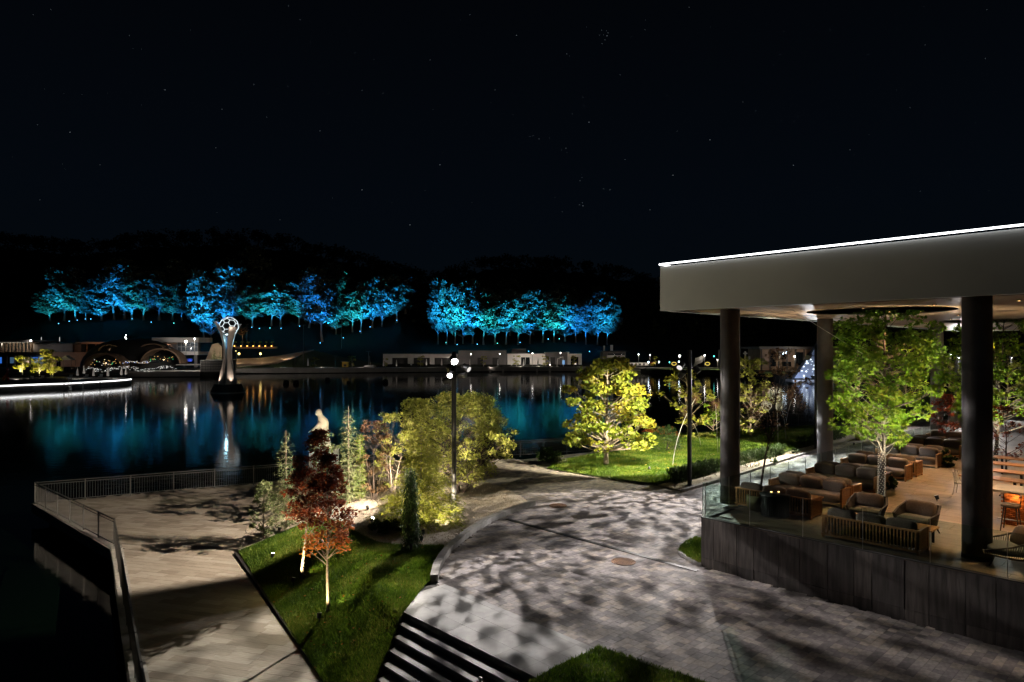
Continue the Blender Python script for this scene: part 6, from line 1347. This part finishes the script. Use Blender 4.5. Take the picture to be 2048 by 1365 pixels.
bx(wb,'roof_band',303.5,397,675.5,685,258,12,'white'); bx(wb,'lower_band',352,396.5,703.5,710.5,258,12,'white'); bx(wb,'brown_fascia',303.5,353,686,689,257.6,8,'brownwall'); bx(wb,'back_wall',303.5,396,685,703.4,266,2,'greywall'); bx(wb,'side_pier',388,394,710.6,735,259,1,'greywall')
for x in (354,362,371,380,389,395.5): bx(wb,'mullion',x,x+.6,685.1,703.4,258.1,.1,'white')
bx(wb,'mullion',354,396,694,694.5,258.15,.06,'white'); bx(wb,'glazing',354,396,685.2,703.3,258.3,.04,'winglass'); bx(wb,'ceiling_lamps',330,352,687.6,688.2,259,.2,'e_in')
point('hall_light', at(373,690,262), 700, (.95,.97,1), .3, wb); point('hall_wash', at(340,697,250), 600, (1,.93,.88), .4); point('hall_wash', at(385,722,250), 700, (1,.93,.88), .4)
for x0,x1,mt_,lb in ((361,367,'yellow','yellow container parked under the white hall'),(368.5,374.5,'blue','left blue container parked under the white hall'),(375.2,381,'blue','right blue container parked under the white hall')):
    o = bld('waste_container', lb, x0, 724, 252, 'container'); o['group'] = 'containers under the white hall'; bx(o,'body',x0,x1,718.5,723.6,252,1.4,mt_); bx(o,'lid',x0-.1,x1+.1,717.8,718.4,251.9,1.6,mt_)
ps = bld('pavement_ramp', 'bright pale pavement apron under the white hall', 380, 735, 246, 'pavement'); ps['kind'] = 'structure'; del ps['category']; bx(ps,'slab',352,400,729,731,240,10,'shore')
# pool deck with its glowing rim
DK = [(-500,118),(-250,128),(0,143),(70,149),(130,153),(190,161),(240,169),(263,175.5)]
dpts = [at(px,0,Y) for px, Y in DK]; dk = [V2(p) for p in dpts] + [V2(at(250,0,186)), V2(at(100,0,196)), V2(at(-500,0,170))]
m = MB(); m.prism(dk, -1, 1.25); tag(m.build('pool_deck', M['concrete']), kind='structure')
ls = thing('deck_light_strip', 'long curved white glowing strip along the rim of the pool deck', 'light strip', (0,0,0)); m = MB()
for i in range(len(dpts)-1): a, b = dpts[i].copy(), dpts[i+1].copy(); a.z = b.z = 1.30; o_ = Vector((0,-.06,0)); m.bar(a+o_, b+o_, .14, .26)
m.build('strip', M['e_led2'], ls)
lad = thing('pool_ladder', 'thin metal ladder going down from the pool deck into the water', 'ladder', at(142,768,154)); m = MB()
for x in (-.3,.3): m.tube([(x,.3,1.2),(x,-.3,1.2),(x,-.35,-1.9)], .05, 5)
for z in (-.2,-.7,-1.2): m.tube([(-.3,-.35,z),(.3,-.35,z)], .04, 5)
m.build('rails', M['steel'], lad)
for i, (px, lb) in enumerate(((128,'left timber pile below the pool deck rim'),(166,'middle white pile below the pool deck rim'),(200,'right thin pile below the pool deck rim'))): g = at(px,0,ip(DK,px)-.4); o = thing('mooring_pile', lb, 'pile', (g.x,g.y,-.5), 0, 'piles along the pool deck'); m = MB(); m.tube([(0,0,0),(0,0,1.9)], .1, 6); m.build('shaft', M['cloth'] if px == 166 else M['rail'], o)
yt = [(45,745,714,40,'round yellow lit tree, leftmost on the pool deck'),(79,748,717,46,'spreading yellow lit tree, middle of the three on the pool deck'),(105,752,715,50,'round yellow lit tree, rightmost on the pool deck'),(96,722,700,36,'round olive lit tree standing higher, behind the right two')]
bt = [tree('','',None,4.6,1.3,2.2,lambda u: .55+.45*math.sin(math.pi*(.15+.6*u)),36,34,.6,.2,HEX,M['lf_young'],M['bark_pale'],.12,flat=.7,mesh_only=True,sag=-.35) for _ in range(2)]
for i, (px, yb, ytp, wd, lb) in enumerate(yt):
    Y = 186 if i < 3 else 230; g = at(px, yb+4, Y); o = thing('yellow_tree', lb, 'tree', g, i*1.3, 'yellow lit trees by the pool'); s_ = (yb+4-ytp)/FPX*Y/4.7; sx = wd/FPX*Y/2/3.0; o.scale = (sx,sx,s_); link('trunk', bt[i%2][0], o); link('crown', bt[i%2][1], o)
    spot('tree_light', g+Vector((-1.0,-2.8,.3)), g+Vector((0,0,3.4)), 4200, (1,.86,.35), 90, .7, .15, o); spot('tree_light', g+Vector((1.3,-2.2,.3)), g+Vector((.2,0,3.4)), 2600, (1,.86,.35), 90, .7, .15, o)
dc = at(66,0,190); o = conifer('dark_cypress', 'black unlit conifer between the left and middle yellow trees', Vector((dc.x,dc.y,1.3)), 5.2, 1.5, M['lf_dark'], M['bark_dark'], 14, 6, .4, None, 30, .3)
rs = thing('red_sculpture', 'dark red abstract climbing figure at the left edge of the pool deck', 'sculpture', at(12,770,165)); m = MB(); m.tube([(-.9,0,0),(-.6,0,1.6),(.2,0,2.4),(.4,0,3.6)], [.3,.35,.4,.2], 8); m.tube([(.9,0,0),(.5,0,1.3),(.2,0,2.4)], [.25,.3,.3], 8); m.tube([(.3,0,2.9),(1.1,0,3.3)], [.2,.12], 6); m.pill((.45,0,3.8), (.35,.3,.35), .9, 10, 8); m.build('body', M['red'], rs, True)
for i, px in enumerate((62,83,101,140,172,201)):
    g = at(px,760-i*.8,172); o = thing('sun_lounger', f'pale sun lounger on the pool deck, {order_w[i]} from the left', 'sun lounger', g, .3, 'sun loungers on the pool deck'); m = MB(); m.box(-.35,.35,-.9,.4,.3,.42); m.build('bed', M['cloth'], o); m = MB(); m.add([(-.35,.4,.3),(.35,.4,.3),(.35,.9,.95),(-.35,.9,.95),(-.35,.5,.3),(.35,.5,.3),(.35,1.0,.95),(-.35,1.0,.95)], [(0,1,2,3),(4,7,6,5),(3,2,6,7),(0,4,5,1),(0,3,7,4),(1,5,6,2)]); m.build('backrest', M['cloth'], o)
point('deck_light', at(30,757,176), 500, (1,.9,.8), .3); point('deck_light', at(150,750,178), 500, (1,.9,.8), .3); point('deck_light', at(225,748,180), 400, (1,.9,.8), .3)
g = at(130,735,205); ct = thing('canvas_tent', 'small pitched white canvas tents before the brown wall, lit warm', 'tent', g); m = MB(); m.add([(-2,0,2.2),(0,0,3.6),(2,0,2.2),(-2,2,2.2),(0,2,3.6),(2,2,2.2)], [(0,1,4,3),(1,2,5,4),(0,2,1),(3,4,5)]); m.build('canopy', M['cloth'], ct); m = MB()
for x, y in ((-1.9,0),(1.9,0),(-1.9,2),(1.9,2)): m.tube([(x,y,-.8),(x,y,2.2)], .06, 5)
m.build('poles', M['rail'], ct); point('tent_light', g+Vector((0,1,1.5)), 260, (1,.6,.3), .2, ct)

# --- right shore: playground, lawns, dark building, pyramid
pyr = bld('glass_pyramid', 'triangular lit structure dotted with small lights, left of the second column', 1612, 762, 195, 'pavilion')
q = [at(1585,757,193), at(1640,757,195), at(1642,676,200), at(1700,757,215), at(1585,763,193), at(1640,763,194)]; loc = pyr.location
m = MB(); a, b, c, d = (v-loc for v in q[:4]); m.add([a, b, c, d], [(0,1,2),(1,3,2),(0,2,3),(0,3,1)]); m.build('shell', mat('pyramid_skin', (.34,.37,.44), (.46,.49,.56), .3, .6), pyr)
m = MB(); m.bar(a + Vector((0,-.2,0)), c + Vector((0,-.2,.2)), .5, .5); m.build('dark_edge', M['darkwall'], pyr)
lp_ = MB(); lp_.pill((0,0,0), (.20,.1,.20), .9, 8, 6); lpm = lp_.mesh(M['e_dot'])
for i in range(30):
    u, v_ = rnd.random(), rnd.random(); u, v_ = (u, v_) if u+v_ < 1 else (1-u, 1-v_); p = a + (b-a)*u*.96 + (c-a)*v_*.96 + Vector((0,-.22,0)); o = link('dot_light', lpm, pyr, p); sc__ = rnd.choice((.5,.7,1,1.2)); o.scale = (sc__,)*3
fl = at(1612,763,193); m = MB(); m.box(fl.x-4.4,fl.x+5,191.5,197,-.5,.35); tag(m.build('pyramid_platform', M['shore']), kind='structure')
spot('pyramid_light', at(1600,760,184), at(1618,722,198), 7000, (.55,.68,1), 90, .7, .3)
db = bld('pavilion_building', 'wide dark lakeside building with a pale roof line behind the pyramid', 1570, 741, 226)
bx(db,'wall',1521,1700,699,741,228,12,'brownwall'); bx(db,'roof_slab',1519,1702,693.5,698.5,225,18,'greywall')
for i in range(10): bx(db,'pillar',1523+i*17,1524.4+i*17,698.6,741,225.5,.5,'darkwall')
for x0,x1,y0,y1 in ((1556,1572,705,719),(1564,1582,724,733),(1540,1552,705,733),(1590,1606,705,733)): bx(db,'window',x0,x1,y0,y1,227.8,.1,'darkglass')
bx(db,'window_glow',1558,1561,707,718,227.7,.05,'e_in'); 
m = MB()
for x, y in ((1568,706),(1571,707),(1573,705),(1566,708)): m.pill(at(x,y,226.5)-db.location, (.16,.1,.16), .9, 6, 5)
m.build('pendant_bulbs', M['e_cool'], db)
point('building_light', at(1560,715,222), 110, (1,.8,.65), .3); point('building_light', at(1610,715,222), 90, (1,.8,.65), .3)
farpoly('lakeside_lawn', [(1292,250),(1400,242),(1480,234.5),(1500,234),(1500,262),(1292,270)], 1.7, M['bank'], .5)
farpoly('lakeside_lawn', [(1520,205),(1575,200.5),(1575,219),(1522,220)], 1.7, M['bank'], .5)
farpoly('playground_path', [(1240,270.5),(1500,262.5),(1580,224),(1900,210),(1900,216),(1590,231),(1510,270),(1240,277)], 1.85, M['shore'], .4)
for px, Y, W_ in ((1330,252,900),(1352,250,900),(1400,250,500),(1425,246,1100),(1445,244,1100),(1536,211,700),(1560,210,500)): g = at(px,0,Y); g.z = 4.2; spot('lawn_light', g, (g.x+2,g.y+1,1.7), W_, (.95,1,.5), 130, .8, .2)
rl_ = [('right shore lamp with a pale lit halo above the parapet, leftmost',1277,732,709,260,600,.2),('right shore lamp, second from the left over the play lawn',1300,733,710,258,800,.22),('warm bright pair of lamps left of the kerb lamp pole head',1359,733,712,256,900,.42),('lamp between the kerb lamp pole and the first column',1409,733,711,252,900,.3),('low lamp just left of the first column',1435,735,720,250,500,.2),('lamp right of the first column beside the yellow tree',1519,738,713,232,700,.26),('lamp before the dark lakeside building',1589,740,713,222,900,.3)]
for lb, px, yb, yt_, Y, W_, r_ in rl_: streetlamp(lb, px, yb, yt_, Y, 'e_far', W_, r_*.8, (1,.88,.72), 'lamps on the right shore')
for px, py, c, lb in ((1297,725,'e_cool','small bluish bollard light near the parapet'),(1318,724.5,'e_cool','second small bluish bollard light near the parapet'),(1339,725,'e_teal','small green bollard light on the play lawn'),(1428,713,'e_teal','small green lamp beside the climbing frame'),(1358,724,'e_cool','small violet white light under the bright lamp pair')):
    o = thing('bollard_light', lb, 'bollard light', at(px,py,256), 0, 'coloured bollard lights'); m = MB(); m.pill((0,0,0), (.22,.15,.28), .8, 8, 6); m.build('bulb', M[c], o); m = MB(); m.tube([(0,.1,-1.8),(0,.1,-.2)], .08, 5); m.build('post', M['dark'], o)
for px, yb, lb, Y in ((1311,732,'small yellow lit tree beside the orange play hut',256),(1519,738,'small bright yellow tree right of the first column',216)):
    g = at(px,yb,Y); o = thing('yellow_tree', lb, 'tree', g, 0, 'small yellow trees on the right shore'); link('trunk', small[0][0], o); link('crown', small[0][1], o); o.scale = (.9,.9,1) if px < 1400 else (.9,.9,.95); spot('tree_light', g+Vector((0,-2.4,.4)), g+Vector((0,0,2.8)), 900, (1,.85,.3), 90, .7, .1, o)
hu = bld('play_hut', 'small orange play hut on the right shore lawn', 1304, 732, 258, 'hut'); bx(hu,'walls',1301,1308,727,732,258,1.5,'yellow'); bx(hu,'roof',1300,1309,725.5,726.9,257.7,2,'red')
cf = bld('climbing_frame', 'dark slanted climbing tower with slatted sides on the right shore', 1397, 733, 254, 'play tower')
for i in range(9): a_ = at(1388+i*2.0,733-i*1.0,254); m = MB(); m.bar(a_-cf.location, at(1392+i*2.2,716-i*.6,254)-cf.location, .22); m.build('slat', M['rail'], cf)
m = MB(); m.bar(at(1386,733,254.4)-cf.location, at(1404,712,254.4)-cf.location, .4); m.bar(at(1400,728,254.4)-cf.location, at(1410,716,254.4)-cf.location, .4); m.build('frame', M['dark'], cf)
for px, lb in ((1348,'low glowing yellow hoop left of the kerb lamp pole'),(1415,'glowing yellow hoop between lamp pole and first column')):
    o = thing('light_hoop', lb, 'play sculpture', at(px,728,250), 0, 'glowing yellow hoops'); m = MB(); m.tube([(math.cos(a)*.85, 0, math.sin(a)*.55) for a in np.linspace(0, 2*math.pi, 17)], .16, 6); m.build('ring', emit('hoop_glow',(1,.75,.15),.8), o); m = MB(); m.tube([(0,.1,-1.3),(0,.1,-.5)], .1, 5); m.build('foot', M['dark'], o)
pr = bld('parapet', 'pale low parapet wall with round openings on the right shore', 1277, 732, 262, 'wall'); bx(pr,'wall',1257,1298,726,731.5,262,.6,'white')
for i in range(4): m = MB(); g = at(1264+i*8,729,261.9)-pr.location; m.tube([g, g+Vector((0,.05,0))], [.45,.45], 12); m.build('opening', M['darkwall'], pr)
for i, (x, y0, y1, lb) in enumerate(((1438,700,736,'pale wooden carved post left of the first column'),(1491,703,738,'cross shaped pale post right of the first column'),(1499,713,736,'short pale figure post right of the cross shaped one'),(1480,718,738,'pale board standing against the first column on the right'))):
    o = bld('carved_post', lb, x, y1, 236, 'post'); o['group'] = 'carved posts by the first column'; bx(o,'shaft',x-1.3,x+1.3,y0,y1,236,.5,'statue')
    if i == 1: bx(o,'crossarm',x-4,x+4,y0+3,y0+5.5,235.9,.6,'statue')
# woods and lamps behind the terrace on the right, softly lit by the street
for i, (px, Y, H, lm_, lb) in enumerate(((1700,86,6,'lf_dark','dim bushy tree behind the left of the terrace tree crown'),(1812,92,6,'lf_dark','dim bushy tree behind the right of the terrace tree crown'),(1898,80,5.5,'lf_bush','pale lit bushy tree between the far column and the widest column'),(2016,78,7,'lf_bush','lit bushy tree at the right edge beyond the terrace'),(1935,110,7,'lf_dark','dark tree behind the widest column far off'),(1780,70,3.2,'lf_lime','low green bush beyond the street behind the terrace tree'))):
    g = at(px,0,Y); g.z = 2.1; tree('background_tree', lb, g, H, .8, H*.38, round_prof, 40, 30, H*.09, .17, HEX, M[lm_], M['bark'], .12, group='trees beyond the terrace'); spot('tree_light', g+Vector((-1,-3.5,.3)), g+Vector((0,0,H*.6)), 900 if lm_ != 'lf_dark' else 250, (1,.88,.5), 90, .7, .1)
for i, (px, py, Y, r_, lb) in enumerate(((1738,714,120,.22,'left of three cool lamps glimpsed through the terrace tree'),(1757,711,125,.22,'middle of three cool lamps glimpsed through the terrace tree'),(1841,713,118,.24,'right of three cool lamps glimpsed through the terrace tree'),(1900,709,100,.28,'bright lamp between the far column and the widest column'),(1921,698,96,.28,'highest lamp beside the widest column'),(1917,716,105,.26,'low lamp pair beside the widest column'),(2022,716,110,.22,'cool lamp right of the widest column'),(1725,741,130,.2,'low lamp under the terrace tree crown'))):
    streetlamp(lb, px, 760-.15*(Y-96), py, Y, 'e_far', 500, r_*.45, (.95,.95,1), 'lamps beyond the terrace')
for i, (px, py, lb) in enumerate(((1918,742,'round globe lamp left of the widest column'),(2038,732,'left globe lamp of the pair at the right edge'),(2044,737,'right globe lamp of the pair at the right edge'))):
    o = thing('globe_lamp', lb, 'lamp', at(px,py,90), 0, 'dim globe lamps'); m = MB(); m.pill((0,0,0), (.25,.25,.25), 1, 10, 8); m.build('globe', M['cloth'], o); m = MB(); m.tube([(0,0,-3),(0,0,-.2)], .05, 5); m.build('post', M['rail'], o)
